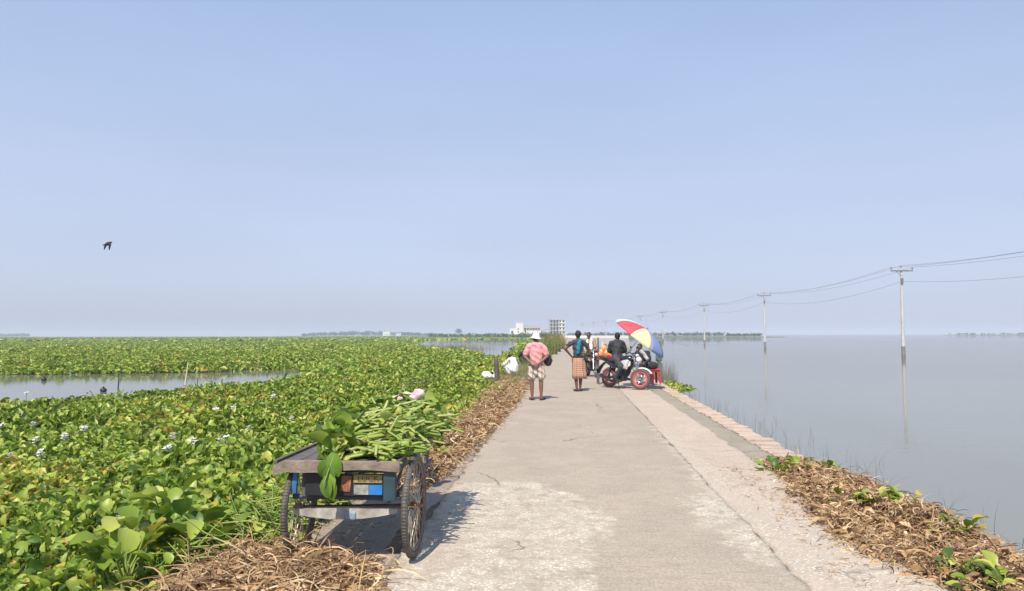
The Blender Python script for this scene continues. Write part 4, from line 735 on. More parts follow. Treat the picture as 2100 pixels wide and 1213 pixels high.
# seated person in black under the umbrella, on a red stool
P=at(1328,785); J=dict(pelvis=(0,0,.52),spine=(-.03,.0,.68),chest=(-.10,-.02,.86),shL=(-.28,-.02,.98),shR=(.07,-.04,.97),head=(-.21,-.05,1.17),elL=(-.33,-.14,.74),elR=(.13,-.16,.74),wrL=(-.20,-.34,.68),wrR=(.0,-.36,.66),
  hipL=(-.09,0,.50),hipR=(.09,0,.50),knL=(-.16,-.38,.54),knR=(.17,-.36,.53),anL=(-.14,-.34,.10),anR=(.17,-.30,.10),toL=(-.16,-.49,.03),toR=(.20,-.45,.03))
sb,h,lk,sd,up,rot=person('person in black clothes and grey scarf sitting on a red stool under the umbrella',(P.x,P.y+.45,0),R(-8),J,SKIND,(-.6,-.7,-.1))
BLKC=mat('black_cotton',(.018,.018,.022),.85,color2=(.03,.03,.036),scale=6)
q=lambda k: Vector(J[k]); cloth('shirt',sb,BLKC,[(q('pelvis'),.165,q('spine'),.155,.85),(q('spine'),.155,q('chest'),.165,.8),(q('shL'),.085,q('shR'),.085),(q('shL'),.08,q('elL'),.065),(q('elL'),.065,q('wrL'),.048),(q('shR'),.08,q('elR'),.065),(q('elR'),.065,q('wrR'),.048)],.013,.006)
cloth('trousers',sb,BLKC,[(q('hipL'),.11,q('knL'),.085),(q('knL'),.085,q('anL'),.07),(q('hipR'),.11,q('knR'),.085),(q('knR'),.085,q('anR'),.07)],.013,.006)
cloth('scarf',sb,mat('grey_scarf',(.42,.40,.42),.85,var=.3),[((-.16,-.06,1.03),.07,(-.06,-.15,.95),.06),((-.06,-.15,.95),.06,(.04,-.20,.78),.065),((.04,-.20,.78),.06,(.10,-.22,.64),.05),((-.25,-.02,1.04),.05,(-.16,-.06,1.03),.06)],.012,.007)
REDP=mat('red_plastic',(.55,.02,.025),.35)
def stool(label,loc,rz,h_=.45,m=REDP,grp=None):
    s_=empty('plastic_stool',loc,rz,label,'stool',grp); mb=MB(); mb.box((0,0,h_-.015),(.30,.30,.03),None,.012); mb.box((0,0,h_-.05),(.27,.27,.045),None,.01); mb.build('seat',m,s_)
    for a in (-1,1):
        for b_ in (-1,1):
            mb=MB(); mb.rings([[Vector((a*(x+dx),b_*(x+dy),z)) for dx,dy in ((0,0),(-.055,0),(-.055,-.012),(-.012,-.012),(-.012,-.055),(0,-.055))] for x,z in ((.165,0),(.13,h_-.07))]); mb.build('leg',m,s_)
    return s_
stool('red plastic stool under the seated person in black',(P.x,P.y+.45,0),R(-8),.40)
Ps=at(1341,787); stool('red plastic stool standing on the road shoulder beside the green creeper patch',(Ps.x+.02,Ps.y,0),R(20),.46)
bgm=MB(); bgm.ell((0,0,.12),(.17,.12,.13)); bgm.ell((-.05,0,.2),(.08,.07,.07)); o=voxel('shoulder_bag',bgm,[BLKC],.012,None,3,None,.006); o.location=(Ps.x-.02,Ps.y,.46); tag(o,'soft black bag lying on the red stool at the road shoulder','bag')
# the vendor's table with orange snack bags behind the motorcycle
P=at(1243,788); vt=empty('vendor_table',(P.x,P.y,0),R(5),'small wooden vendor table with a red tray behind the white motorcycle','table')
mb=MB(); mb.box((0,0,.80),(.60,.42,.03),None,.006); mb.build('table_top',WOODG,vt)
for a in (-1,1):
    for b_ in (-1,1):
        mb=MB(); mb.box((a*.26,b_*.17,.39),(.045,.045,.78),None,.004); mb.build('leg',WOODG,vt)
mb=MB(); mb.rings([[Vector((a*s_*.27,b_*s_*.19,z)) for a,b_ in ((-1,-1),(1,-1),(1,1),(-1,1))] for s_,z in ((.9,.818),(1,.90),(.96,.90),(.88,.83))]); o=mb.build('tray',REDP,None); o.location=(P.x,P.y,0); tag(o,'shallow red plastic tray holding orange snack bags on the vendor table','tray')
OR=mat('orange_wrapper',(.72,.20,.04),.35,color2=(.80,.42,.16),scale=13,coat=.4)
for i,(x,y,z,lab) in enumerate(((-.15,-.06,.98,'plump orange snack bag at the tray end away from the rider'),(.02,-.07,.97,'plump orange snack bag in the middle of the red tray'),(.16,-.05,.96,'orange snack bag in the red tray next to the rider'),(-.05,.06,1.12,'pale orange snack bag on top of the others in the red tray'))):
    mb=MB(); mb.ell((0,0,0),(.095,.06,.115)); mb.cap((-.05,0,.115),.02,(.05,0,.12),.02); mb.cap((-.06,0,-.1),.02,(.06,0,-.1),.02); o=voxel('snack_bag',mb,[OR],.012,None,3,None,.006); o.location=(P.x+x,P.y+y,z); tag(o,lab,'snack bag','orange snack bags on the vendor tray')
mb=MB(); mb.tube([(0,0,0),(0,0,.02),(0,0,.17),(0,0,.21),(0,0,.235),(0,0,.26)],[.034,.038,.038,.016,.016,.017],14); o=mb.build('water_bottle',mat('white_bottle',(.75,.75,.74),.3),None,True); o.location=(P.x-.10,P.y+.13,.815); o.scale=(1,1,2.2); tag(o,'tall white bottle standing behind the orange snack bags','bottle')
mb=MB(); mb.tube([(0,0,-.05),(.01,0,.8),(0,.01,1.50)],[.03,.028,.024],8); o=mb.build('wooden_stake',WOODG,None); o.location=(P.x-.24,P.y+.25,0); tag(o,'thin brown wooden stake standing behind the vendor table','stake')
# ------------------------------------------------------------------ two people squatting at the weed edge, sack, stump
def squat(label,px,py,rz,sm,tm,hd=True,z=-.02,sc=.95,skin=SKIND):
    P=at(px,py,z); J=dict(pelvis=(0,-.10,.22),spine=(0,-.12,.38),chest=(0,-.02,.55),shL=(-.17,.02,.63),shR=(.17,.02,.63),head=(.0,.16,.74),elL=(-.24,.20,.45),elR=(.24,.20,.45),wrL=(-.14,.40,.32),wrR=(.14,.42,.30),
      hipL=(-.09,-.08,.22),hipR=(.09,-.08,.22),knL=(-.17,.26,.44),knR=(.17,.26,.44),anL=(-.13,.05,.09),anR=(.13,.05,.09),toL=(-.16,.20,.03),toR=(.16,.20,.03))
    r_,h,lk,sd,up,rot=person(label,(P.x,P.y,z),rz,J,skin,(0,1,-.25),hd,sc); q=lambda k: Vector(J[k])
    cloth('shirt',r_,sm,[((0,-.12,.20),.165,q('spine'),.165,.85),(q('spine'),.165,q('chest'),.17,.8),(q('shL'),.082,q('shR'),.082),(q('chest'),.12,(0,.03,.65),.09),(q('shL'),.08,q('elL'),.066),(q('shR'),.08,q('elR'),.066),(q('elR'),.062,q('wrR').lerp(q('elR'),.3),.05),(q('elL'),.062,q('wrL').lerp(q('elL'),.3),.05)],.013,.007)
    cloth('trousers',r_,tm,[(q('hipL'),.12,q('knL'),.09),(q('knL'),.09,q('anL'),.075),(q('hipR'),.12,q('knR'),.09),(q('knR'),.09,q('anR'),.075),(q('hipL'),.13,q('hipR'),.13)],.013,.007)
    return r_
WC=mat('white_shirt_cloth',(.80,.80,.78),.85,var=.06)
squat('person in white squatting and bending over the weed at the road edge',1051,770,R(55),WC,WC,sc=1.0)
squat('person in dark grey squatting at the weed edge beyond the pink shirted man',1077,750,R(20),mat('dark_grey_cloth',(.045,.043,.045),.85,var=.3),mat('dark_olive_cloth',(.05,.06,.04),.85),sc=1.05)
P=at(1002,778,-.06); mb=MB(); mb.ell((0,0,.13),(.26,.17,.14)); mb.ell((-.12,.02,.17),(.15,.14,.13)); mb.ell((.20,.0,.10),(.13,.12,.10)); mb.cap((.10,-.02,.22),.05,(.16,-.02,.29),.03)
o=voxel('plastic_sack',mb,[WC,HAIR],.016,None,3,lambda c: 1 if (c-V3(.13,-.06,.22)).length<.075 else 0,.012); o.location=P; tag(o,'small white sack with a dark patch lying on dried weed beside a post','sack')
P=at(1018,784,-.08); mb=MB(); mb.rings([[Vector((.02*math.sin(z*5)+r_*math.cos(2*math.pi*j/12)*(1+.12*math.sin(3*j+z*6)),r_*math.sin(2*math.pi*j/12)*(1+.1*math.sin(2*j)),z+(.03*math.sin(j*1.7) if i==5 else 0))) for j in range(12)] for i,(r_,z) in enumerate(((.10,-.2),(.09,.1),(.082,.35),(.085,.6),(.075,.8),(.06,.83)))])
o=mb.build('wooden_post',mat('dark_post_wood',(.085,.07,.062),.9,color2=(.16,.13,.11),scale=9,bump=.8),None,True); o.location=P; tag(o,'short dark weathered wooden post standing at the edge of the dried weed','post')
# ------------------------------------------------------------------ bird
P=at_depth(221,501,42); b=MB(); b.cap((-.10,0,0),.045,(.0,0,.01),.085); b.cap((0,0,.01),.085,(.11,0,.035),.055); b.cap((.11,0,.035),.042,(.17,0,.055),.034); b.cap((.195,0,.055),.012,(.235,0,.045),.004,8); b.cap((-.10,0,0),.03,(-.23,0,-.015),.022,12,.5)
for s_ in (-1,1): b.cap((.04,s_*.04,.03),.055,(.02,s_*.12,.0),.055,12,.45); b.cap((.02,s_*.12,.0),.055,(-.04,s_*.15,-.12),.050,12,.4); b.cap((-.04,s_*.15,-.12),.050,(-.09,s_*.17,-.24),.018,12,.4)
o=voxel('bird',b,[mat('black_feathers',(.012,.012,.016),.6)],.011,None,1); o.location=P; o.rotation_euler=(R(6),R(-14),R(66)); o.scale=(1.15,)*3; tag(o,'black bird flying over the lake with its wings on the downstroke','bird')
# ------------------------------------------------------------------ power line standing in the water
CONC=mat('pole_concrete',(.62,.60,.56),.8,color2=(.48,.46,.43),scale=2); TAR=mat('wet_pole_base',(.13,.125,.11),.8,color2=(.22,.21,.19),scale=3); GALV=mat('galvanised_arm',(.22,.23,.25),.5,metal=.4); PORC=mat('porcelain',(.35,.33,.32),.3)
def pole():
    e=empty('power_pole',(0,0,WATER)); mb=MB(); mb.tube([(0,0,.9),(0,0,8.35)],[.16,.10],12); mb.build('shaft',CONC,e,True)
    mb=MB(); mb.tube([(0,0,-.6),(0,0,.9),(0,0,.92)],[.19,.175,.165],12); mb.build('footing',TAR,e,True)
    mb=MB(); mb.box((0,-.12,8.12),(2.1,.10,.12),None,.01); mb.tube([(-.55,-.12,8.08),(0,-.10,7.62)],.025,6); mb.tube([(.55,-.12,8.08),(0,-.10,7.62)],.025,6); mb.build('crossarm',GALV,e)
    for x,z in ((-1.0,8.18),(1.0,8.18),(0,8.35)):
        mb=MB(); mb.tube([(x,-.12 if x else 0,z),(x,-.12 if x else 0,z+.12),(x,-.12 if x else 0,z+.13),(x,-.12 if x else 0,z+.2),(x,-.12 if x else 0,z+.30)],[.025,.025,.07,.085,.05],10); mb.build('insulator',PORC,e,True)
    mb=MB(); mb.box((0,-.15,7.15),(.20,.16,.55),None,.02); mb.build('cable_clamp',GALV,e); return e
PL=[]
for px,py in ((1853,730.5),(1569,713.5),(1445,706.8)): PL.append(at(px,py,WATER))
PL+= [Vector((25.8,209,WATER)),Vector((24,255,WATER)),Vector((21.5,300,WATER)),Vector((17,345,WATER)),Vector((13,390,WATER)),Vector((8,436,WATER))]
PL=[Vector((PL[0].x+1.2,PL[0].y-46,WATER))]+PL
ORD=['outside the frame','nearest tall pole in the water','second pole along the line','third pole along the line','fourth pole, rising behind the bamboo frame','fifth pole, behind the umbrella','sixth pole, just behind the umbrella top','seventh pole, small beyond the parapet','eighth pole, small beyond the parapet','farthest tiny pole of the line']
pr=pole(); PO=[]
for i,p in enumerate(PL):
    e=pr if i==0 else copy_tree(pr); e.location=(p.x,p.y,WATER); e.rotation_euler=(0,0,R(3)); PO.append(e)
    tag(e,'pale concrete power pole with a crossarm, '+ORD[i],'power pole','power poles standing along the lake')
WIRE=mat('wire',(.20,.21,.24),.5)
for nm,(dx,z) in (('upper electric wire on the lake side of the crossarms',(1.0,8.46)),('topmost electric wire strung over the pole tops',(0,8.63)),('electric wire on the road side of the crossarms',(-1.0,8.46)),('lower cable slung below the crossarms of the poles',(0,7.1))):
    mb=MB(); pts=[]
    for a,b_ in zip(PL[:-1],PL[1:]):
        for t in np.linspace(0,1,13)[:-1]: q=a.lerp(b_,t); pts.append((q.x+dx,q.y-.12,WATER+z-4*t*(1-t)*(.75 if z>8 else 1.0)))
    pts.append((PL[-1].x+dx,PL[-1].y,WATER+z)); mb.tube(pts,.012,5,False); tag(mb.build('overhead_wire',WIRE,None,True),nm,'wire','wires of the power line')
# ------------------------------------------------------------------ bamboo lift-net frame at the water's edge
BAM=mat('bamboo',(.42,.35,.25),.6,color2=(.28,.22,.16),scale=5)
g0=at(1352,738,-.3); dd=math.hypot(g0.x,g0.y); lf=empty('fishing_frame',(g0.x,g0.y,WATER),0,'bamboo lift net frame with a drooping green net behind the umbrella','fishing frame')
def loc(px,py,d): v=at_depth(px,py,d); return (v.x-g0.x,v.y-g0.y,v.z-WATER)
for a,b_,r in (((1358,742,dd),(1357,678,dd),.030),((1345,741,dd+2),(1346,690,dd+2),.028),((1336,684,dd),(1412,711,dd-4),.022),((1334,690,dd),(1368,681,dd+3),.022),((1368,681,dd+3),(1420,716,dd),.016),((1333,688,dd),(1324,655,dd+2),.018)):
    mb=MB(); p,q=Vector(loc(*a)),Vector(loc(*b_)); m_=(p+q)/2+Vector((0,0,-.05)); mb.tube([p,m_,q],[r,r*.85,r*.6],7); mb.build('bamboo_pole',BAM,lf)
mb=MB(); ring=[]
for i in range(9):
    t=i/8; ring.append([Vector(loc(1345+13*s_/6,698+44*t+2*math.sin(s_+t*5),dd+.6+.12*math.sin(s_*2.1+t*3))) for s_ in range(7)])
vs=[p for r_ in ring for p in r_]; mb.add(vs,[(i*7+j,i*7+j+1,i*7+j+8,i*7+j+7) for i in range(8) for j in range(6)]); o=mb.build('net',mat('green_net',(.13,.24,.21),.8,color2=(.20,.30,.27),scale=8,trans=.3),lf,True); o.modifiers.new('thick','SOLIDIFY').thickness=.02
# ------------------------------------------------------------------ blades: grass, reeds, tall roadside growth
def blades(n,fx,h,w,col,seed,bend=.35,K=4):
    rng=np.random.default_rng(seed); P=fx(n,rng); n=len(P); hh=rng.uniform(*h,n); az=rng.uniform(0,6.28,n); D=np.stack([np.cos(az),np.sin(az),np.zeros(n)],1); S=np.stack([-np.sin(az+.6),np.cos(az+.6),np.zeros(n)],1)
    be=np.abs(rng.normal(0,bend,n)); rows=[]
    for k in range(K):
        t=k/(K-1); c=P+np.array([0,0,1.])*(hh*t*(1-.25*be*t))[:,None]+D*(hh*be*t*t)[:,None]; ww=w*(1-.85*t)*hh**.5; rows+= [c-S*ww[:,None],c+S*ww[:,None]]
    V=np.stack(rows,1).reshape(-1,3); q=np.array([(2*k,2*k+1,2*k+3,2*k+2) for k in range(K-1)]); F=(q[None]+(np.arange(n)*2*K)[:,None,None]).reshape(-1,4)
    C=np.array(col)[rng.integers(0,len(col),n)]*rng.uniform(.8,1.2,(n,1)); return V,F,np.repeat(C,2*K,0)
GRN=[(.10,.19,.03),(.15,.24,.045),(.23,.29,.07)]; STRAW=[(.34,.26,.13),(.42,.31,.17),(.26,.20,.10),(.22,.26,.08)]; GREY=[(.26,.24,.20),(.20,.20,.16),(.33,.30,.25),(.15,.17,.11)]
def disc(r,z=0): return lambda n,rng: np.stack([*(lambda a,q:(np.cos(a)*q,np.sin(a)*q))(rng.uniform(0,6.28,n),r*np.sqrt(rng.uniform(0,1,n))),np.full(n,z)],1)
# tall growth along the verge, far up the road
for i,(y,x,r,h,c,lab) in enumerate([(47,-1.75,.55,.95,GRN+STRAW,'nearest'),(54,-2.0,.8,1.35,GRN,'second'),(62,-1.7,.8,1.5,GRN+STRAW,'third'),(71,-1.6,.9,1.75,STRAW+GRN,'fourth, straw coloured'),(82,-1.4,1.0,1.9,STRAW,'fifth, brown and straw coloured'),(96,-1.6,1.3,2.0,STRAW+GRN,'farthest'),(58,-3.0,.9,1.15,GRN,'lowest'),(75,-3.2,1.2,1.3,GRN,'low bank side')]):
    parts=[blades(800,disc(r),(h*.38,h*.88),.022,c,500+i)]; rng=np.random.default_rng(520+i); n=260; P=disc(r*.9)(n,rng); P[:,2]=rng.uniform(.1,h*.75,n); A_,N_=orient(n,.4,.5,rng,.7); l=rng.uniform(.08,.2,n); parts.append(leaf_arrays(P,A_,N_,l,l*.5,np.array(c)[rng.integers(0,len(c),n)]*1.0,1))
    V,F,C=merge(parts); o=mesh_np('tall_grass_clump',V,F,BLADE,col=C,smooth=False); o.location=(x,y,float(gz(np.array([x]),np.array([y]))[0])-.03); tag(o,f'tall roadside grass clump on the far verge, {lab} of its row','grass clump','tall grass clumps along the far verge')
def strip(x0,x1,y0,y1): return lambda n,rng: (lambda x,y: np.stack([x,y,np.maximum(gz(x,y),WATER)-.02],1))(rng.uniform(x0,x1,n),rng.uniform(y0,y1,n))
V,F,C=merge([blades(9000,strip(-3.4,-1.25,27,130),(.12,.5),.014,GRN+STRAW[:2],540),blades(2500,strip(-2.9,-1.5,24,50),(.1,.35),.01,GRN+STRAW,541)]); tag(mesh_np('verge_grass',V,F,BLADE,col=C,smooth=False),'rough grass on the verge along the far road','grass',kind='stuff')
# lake side: reeds by the umbrella, creeper patch, thin stems standing in the water
Pq=at(1378,778,-.25); V,F,C=merge([blades(420,disc(.75),(.5,1.15),.006,GREY,550,.22),blades(60,disc(.6),(.9,1.25),.004,GREY,551,.1)]); o=mesh_np('reed_clump',V,F,BLADE,col=C,smooth=False); o.location=(Pq.x-.35,Pq.y+1.3,WATER); o.scale=(1.1,1,.95); tag(o,'grey brown clump of dry reeds in the water behind the red stool','reeds')
rng=np.random.default_rng(560); n=520; a=rng.uniform(0,6.28,n); q=np.sqrt(rng.uniform(0,1,n)); Pq=at(1384,795,-.2); P=np.stack([np.cos(a)*q*.78,np.sin(a)*q*1.9,rng.uniform(.0,.28,n)*(1-.6*q)],1); A_,N_=orient(n,.3,.5,rng,.6); l=rng.uniform(.07,.15,n)
V,F,C=leaf_arrays(P,A_,N_,l,l*.7,leaf_cols(n,rng,np.full(n,.55),1.15),2); o=mesh_np('creeper_patch',V,F,LEAF,col=C); o.location=(Pq.x-.1,Pq.y+.6,-.33); tag(o,'bright yellow green creeping plant spilling from the wall into the water','creeper',kind='stuff')
# thin stems: sparse groups in the water along the wall
def stems(n,rng):
    y=rng.uniform(4.5,30,n); x=3.75+np.abs(rng.normal(0,.45,n))+.25*np.maximum(wob(y*0,y,1.2,9),0); return np.stack([x,y,np.full(n,WATER-.02)],1)
tag(mesh_np('water_stems',*blades(460,stems,(.10,.42),.0055,[(.20,.21,.17),(.10,.11,.08),(.34,.33,.29)],570,.5)[:2],BLADE,col=blades(460,stems,(.10,.42),.0055,[(.20,.21,.17),(.10,.11,.08),(.34,.33,.29)],570,.5)[2],smooth=False),'sparse thin dry stems standing in the water along the wall','reeds',kind='stuff')
# ------------------------------------------------------------------ stakes in the open channel
for px,y0,px2,y1,r,m,lab in ((378,785,386,744,.030,mat('pale_bamboo',(.62,.55,.38),.6),'pale bamboo stake leaning in the open channel'),(242,794,244,768,.028,mat('black_stake',(.05,.05,.045),.8),'dark stake standing upright in the open channel'),(529,757,530,695,.016,BAM,'thin tall bamboo wand at the narrow end of the channel'),(478,778,474,757,.014,BAM,'short slanting stick near the narrow end of the channel'),(405,786,405,776,.022,mat('grey_stake',(.10,.10,.09),.8),'short dark peg in the channel beside the pale bamboo stake')):
    p=at(px,y0,WATER+.12); d=math.hypot(p.x,p.y); q=at_depth(px2,y1,d); p.z=WATER-.2; mb=MB(); mb.tube([(0,0,0),(q-p)*.5,(q-p)],[r,r*.9,r*.75],8); o=mb.build('stake',m,None); o.location=p; tag(o,lab,'stake')
for px,py,lab in ((90,781,'small black float on the open channel near its wide end'),(212,804,'small black float close to the near edge of the channel')):
    p=at(px,py,WATER); mb=MB(); mb.ell((0,0,.06),(.12,.12,.10)); mb.tube([(0,0,.15),(0,0,.2)],.03,8); o=mb.build('float',BLKP,None,True); o.location=p; tag(o,lab,'float')
# ------------------------------------------------------------------ far bank, woods and houses
BANKM=mat('far_bank_grass',(.13,.20,.055),.9,color2=(.085,.13,.04),scale=.15)
def ridge(name,path,wd,m,top):              # low land: (x,y) path with a rounded section
    V=[];n=7
    for i,(x,y) in enumerate(path):
        a=Vector(path[max(i-1,0)]); b_=Vector(path[min(i+1,len(path)-1)]); t=(b_-a).normalized(); s_=Vector((-t.y,t.x)); e=math.sin(math.pi*min(1,max(0,i/(len(path)-1))))**.35
        for j in range(n):
            u=j/(n-1)*2-1; V.append((x+s_.x*u*wd*e,y+s_.y*u*wd*e,WATER-.15+(top-WATER+.15)*(1-u**4)*e))
    F=[(i*n+j,i*n+j+1,(i+1)*n+j+1,(i+1)*n+j) for i in range(len(path)-1) for j in range(n-1)]; return tag(mesh_np(name,V,F,m),kind='structure')
def pth(lst,d0,d1=None): return [(lambda v:(v.x,v.y))(at_depth(px,687,d0+((d1 or d0)-d0)*i/(len(lst)-1))) for i,px in enumerate(lst)]
ridge('far_bank',pth(list(range(700,1215,25)),520,300),14,BANKM,.5)
ridge('far_shore',pth(list(range(1100,1640,20)),640,560),22,BANKM,.3)
ridge('far_shore',pth(list(range(1915,2420,30)),1250,1250),25,BANKM,.4)
ridge('far_land',pth(list(range(560,1160,25)),1500,1100),60,BANKM,.6)
ridge('far_land',pth(list(range(-260,130,20)),2000,2000),70,BANKM,.6)
def woods(name,px0,px1,d0,d1,hm,n,q,seed,label,prof=None,cols=((.055,.10,.03),(.08,.13,.04),(.11,.16,.05),(.04,.075,.025)),zb=0.2,depth=30):
    rng=np.random.default_rng(seed); m_=max(6,int(n/15)); u=rng.uniform(0,1,m_); P=[]
    cx=[];
    for k in range(m_):
        v=at_depth(px0+(px1-px0)*u[k],687,d0+(d1-d0)*u[k]+rng.uniform(-depth,depth)); hh=hm*rng.uniform(.55,1.0)*(prof(u[k]) if prof else 1.0); a=rng.normal(0,1,(15,3)); a/=np.linalg.norm(a,axis=1,keepdims=True); rr=rng.uniform(.5,1,(15,1))
        P.append(np.array([[v.x,v.y,zb+hh*.55]])+a*rr*np.array([[hh*.62,hh*.62,hh*.48]]))
    P=np.concatenate(P); n=len(P); A_,N_=orient(n,.2,.6,rng,.9); l=q*rng.uniform(.6,1.4,n); C=np.array(cols)[rng.integers(0,len(cols),n)]*rng.uniform(.8,1.2,(n,1))
    V,F,C=leaf_arrays(P,A_,N_,l,l*.85,C,1); return tag(mesh_np(name,V,F,BLADE,col=C,smooth=False),label,'far trees',kind='stuff')
woods('far_woods',620,905,1500,1350,9.5,5200,2.2,600,'bluish mass of far trees beyond the weed, small houses among them',lambda u:.45+.6*math.sin(math.pi*min(1,u*1.15))**.8)
woods('far_woods',-40,60,2000,2000,11,1300,2.8,601,'faint trees on the horizon past the open channel',lambda u:.6)
woods('bank_woods',1285,1560,600,570,3.6,3600,.8,602,'dark green line of bushes on the far shore behind the power poles',lambda u: .9 if u<.75 else .6,depth=12)
woods('bank_woods',1165,1300,640,620,3.4,1800,.9,605,'dark bushes on the far shore above the white parapet',depth=10)
woods('bank_woods',1945,2400,1250,1250,3.0,2200,1.2,603,'thin dark line of bushes on the horizon across the lake',lambda u:.8,depth=15)
woods('bank_woods',880,1150,470,330,2.3,4200,.7,604,'low green bushes covering the bank behind the pond',depth=9,cols=((.10,.17,.04),(.14,.21,.055),(.18,.25,.07),(.07,.12,.03)))
v=at_depth(941,690,1250); tr=empty('lone_tree',(v.x,v.y,.3),0,'single rounded far tree standing apart from the bluish woods','tree')
mb=MB(); mb.tube([(0,0,0),(.2,0,3),(.1,0,6)],[.5,.4,.25],8); mb.tube([(.1,0,4),(2,0,7)],[.25,.12],6); mb.tube([(.1,0,4),(-2,.5,7)],[.25,.12],6); mb.build('trunk',WOODG,tr)
rng=np.random.default_rng(610); n=500; a=rng.normal(0,1,(n,3)); a/=np.linalg.norm(a,axis=1,keepdims=True); P=a*rng.uniform(.4,1,(n,1))*np.array([[5.5,5,4.0]])*(1+.25*np.sin(a[:,:1]*5+a[:,2:]*4))+np.array([[0,0,7.5]]); A_,N_=orient(n,.2,.6,rng,.9); l=rng.uniform(.8,1.8,n); V,F,C=leaf_arrays(P,A_,N_,l,l*.8,np.array([(.06,.10,.03),(.09,.13,.045)])[rng.integers(0,2,n)],1); mesh_np('crown',V,F,BLADE,col=C,parent=tr,smooth=False)
WW=mat('white_wall',(.80,.78,.74),.8,var=.08,scale=.5); GW=mat('grey_wall',(.60,.59,.58),.85,var=.2,scale=.4); DK=mat('dark_opening',(.03,.03,.035),.5); PKW=mat('pinkish_wall',(.55,.44,.42),.85)
def bbox(px0,px1,y0,y1,d): a=at_depth(px0,y1,d); c=at_depth(px1,y0,d); return a,c
def house(name,px,d,w_,dp,h_,z0,m,label,wins=(),roof=None,cat='building',rz=0.0):
    v=at_depth(px,687,d); e=empty(name,(v.x,v.y,0),YAW+rz,label,cat); mb=MB(); mb.box((0,dp/2,z0+h_/2),(w_,dp,h_)); mb.box((0,dp/2,z0/2-.3),(w_*.98,dp*.98,z0+.6)) if z0>-.3 else None; mb.build('wall',m,e)
    for x,z,a,b_ in wins: mb=MB(); mb.box((x,-.02,z0+z),(a,.10,b_)); mb.build('window',DK,e)
    if roof: mb=MB(); mb.box((0,dp/2,z0+h_+roof/2),(w_+.5,dp+.5,roof)); mb.build('roof',GW,e)
    return e
# white house: tall front block, long wing with a deep shaded veranda
d=560; s=d/1550; Z=lambda y: 1.6+(687-y)*s
wh=house('white_house',1065.5,d,15*s,6,Z(664)-Z(686),Z(686),WW,'white house with a tall block and long veranda wing on the far bank',[(4.2,2.6,.7,3.0),(-.9,3.9,.8,1.0),(-.9,1.7,.8,1.0)])
mb=MB(); x0=7.6*s; wl=36*s
for zz,hh,yy in ((Z(681)-.3,2.2,3),): mb.box((x0+wl/2,3.4,zz+.2),(wl,5,Z(680)-Z(686)))
mb.box((x0+wl/2,3.2,Z(670.5)),(wl,5.6,1.2)); mb.box((x0+wl/2,4.6,Z(675)),(wl,2.6,Z(671)-Z(680)));
for k in range(7): mb.box((x0+.25+k*(wl-.5)/6,.75,Z(675.5)),(.35,.35,Z(671)-Z(681)))
mb.build('veranda_wing',WW,wh); mb=MB(); mb.box((x0+wl/2,3.2,Z(668)),(wl+.6,6.4,.55)); mb.build('roof',GW,wh)
mb=MB(); mb.box((x0+wl/2,3.22,Z(676)),(wl-.8,.10,Z(672)-Z(679))); mb.build('shaded_front',PKW,wh)
mb=MB(); mb.box((-13.5*s,3,Z(680)),(13*s,4,Z(674)-Z(686))); mb.build('side_wing',WW,wh); mb=MB(); mb.box((-15*s,.97,Z(681)),(3.5*s,.1,1.6)); mb.build('window',DK,wh)
mb=MB()
for x in (-4,-1.5,2,4): mb.box((x*s*1.4,1.5,Z(664)+.9),(.7,.7,1.7))
mb.build('roof_tank',mat('lilac_tank',(.52,.46,.60),.7),wh)
# unfinished concrete frame building
d=600; s=d/1550; v=at_depth(1143.5,687,d); fb=empty('frame_building',(v.x,v.y,0),YAW,'unfinished four storey concrete frame building on the far bank','building'); W_=33*s; fl=[Z(686),Z(678.6),Z(671),Z(663.6),Z(656)]
mb=MB()
for z in fl[1:]: mb.box((0,4,z),(W_+.6,8.4,.36))
mb.build('floor_slab',GW,fb); mb=MB()
for x in np.linspace(-W_/2+.3,W_/2-.3,6):
    for y in (.2,4,7.8): mb.box((x,y,(Z(700)+fl[-1])/2),(.5,.5,fl[-1]-Z(700)-.36))
mb.build('column_frame',GW,fb); mb=MB(); 
for a,b_ in zip(fl[:-1],fl[1:]): mb.box((W_*.27,.42,(a+b_)/2),(W_*.42,.16,b_-a-.37))
mb.box((0,7.2,(fl[0]+fl[-1])/2),(W_-.3,.2,fl[-1]-fl[0]-.4)); mb.build('infill_wall',WW,fb)
for a,b_ in zip(fl[:-1],fl[1:]):
    for x in (W_*.16,W_*.38): mb=MB(); mb.box((x,.33,(a+b_)/2-.1),(1.35,.10,1.5)); mb.build('window',DK,fb)
for k,(px,w1,y0,lab,m) in enumerate(((1102,9,677,'small grey house beside the white house, nearest to it',GW),(1113,9,679,'small grey house midway between the white house and the frame building',PKW),(1122,8,676.5,'small grey house against the frame building',GW))):
    house('small_house',px,575,w1*.371,4,Z(y0)-Z(688),Z(688),m,lab,[(-.8,1.8,.9,1.1),(.9,1.8,.8,1.1)],.25,'house')
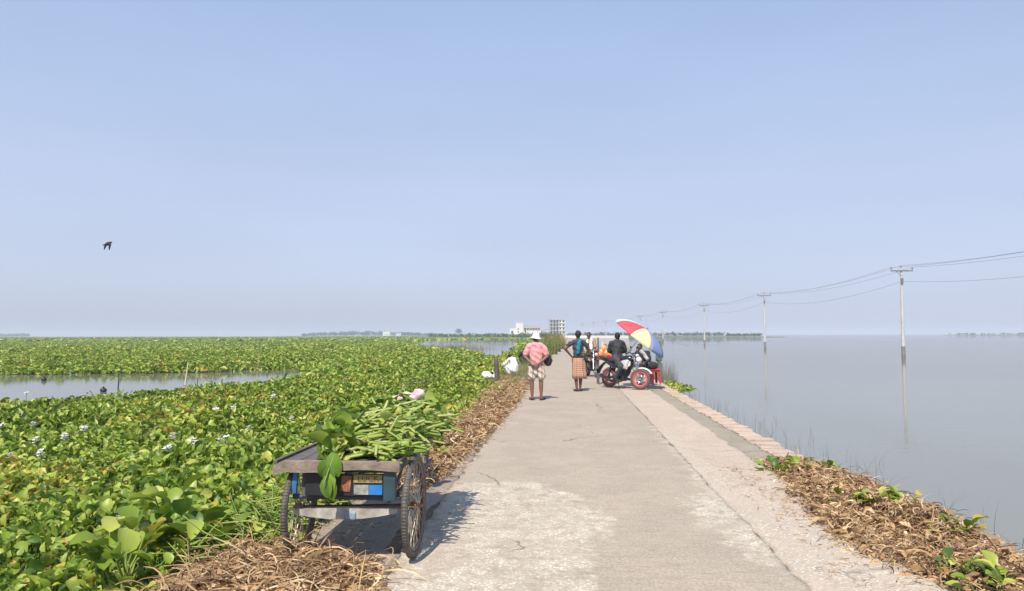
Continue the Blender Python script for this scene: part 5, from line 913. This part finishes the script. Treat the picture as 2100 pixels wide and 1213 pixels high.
for px,y0,w1,lab in ((792,680,14,'pale far house among the bluish trees, larger of two'),(817,684,10,'pale far house among the bluish trees, smaller of two')):
    house('far_house',px,1330,w1*.86,6,(689-y0)*.86,.2,WW,lab,[(-2,3,1.2,1.5),(2,3,1.2,1.5)],.4,'house')
# the road bends away on a higher bank with a pale parapet
path=pth(list(range(1146,1300,11)),150,128); mb=MB()
mb.rings([[Vector((x,y-.15,1.0)),Vector((x,y-.15,1.42)),Vector((x,y+.15,1.42)),Vector((x,y+.15,1.0))] for x,y in path]); tag(mb.build('parapet',mat('parapet_white',(.90,.88,.84),.8,var=.05,scale=1),None),'long pale parapet wall along the far bend of the road','wall')
V=[];
for x,y in path:
    for oy,z in ((-3.4,WATER-.1),(-.35,.97),(.0,1.0),(4,.98),(7,WATER-.1)): V.append((x,y+oy,z))
tag(mesh_np('road_embankment',V,[(i*5+j,i*5+j+1,i*5+j+6,i*5+j+5) for i in range(len(path)-1) for j in range(4)],mat('slope_concrete',(.37,.35,.33),.9,color2=(.29,.275,.26),scale=.8),smooth=False),kind='structure')
# dry reed island at the near side of the pond
Pq=at(930,716,WATER); o=mesh_np('reed_clump',*blades(1500,lambda n,rng: np.stack([rng.normal(0,2.6,n),rng.normal(0,4,n),np.zeros(n)],1),(.35,1.0),.016,GREY+STRAW[:2]+GRN[:1],580,.3)[:2],BLADE,col=blades(1500,lambda n,rng: np.stack([rng.normal(0,2.6,n),rng.normal(0,4,n),np.zeros(n)],1),(.35,1.0),.016,GREY+STRAW[:2]+GRN[:1],580,.3)[2],smooth=False); o.location=(Pq.x,Pq.y,WATER); tag(o,'brownish reed island on the near side of the pond','reeds')
Pq=at(850,806,-.3); o=mesh_np('dry_grass_tuft',*blades(260,disc(.55),(.2,.55),.006,GREY,590,.5)[:2],BLADE,col=blades(260,disc(.55),(.2,.55),.006,GREY,590,.5)[2],smooth=False); o.location=(Pq.x,Pq.y,-.32); tag(o,'greyish dry grass tuft among the weed just ahead of the cart','grass tuft')
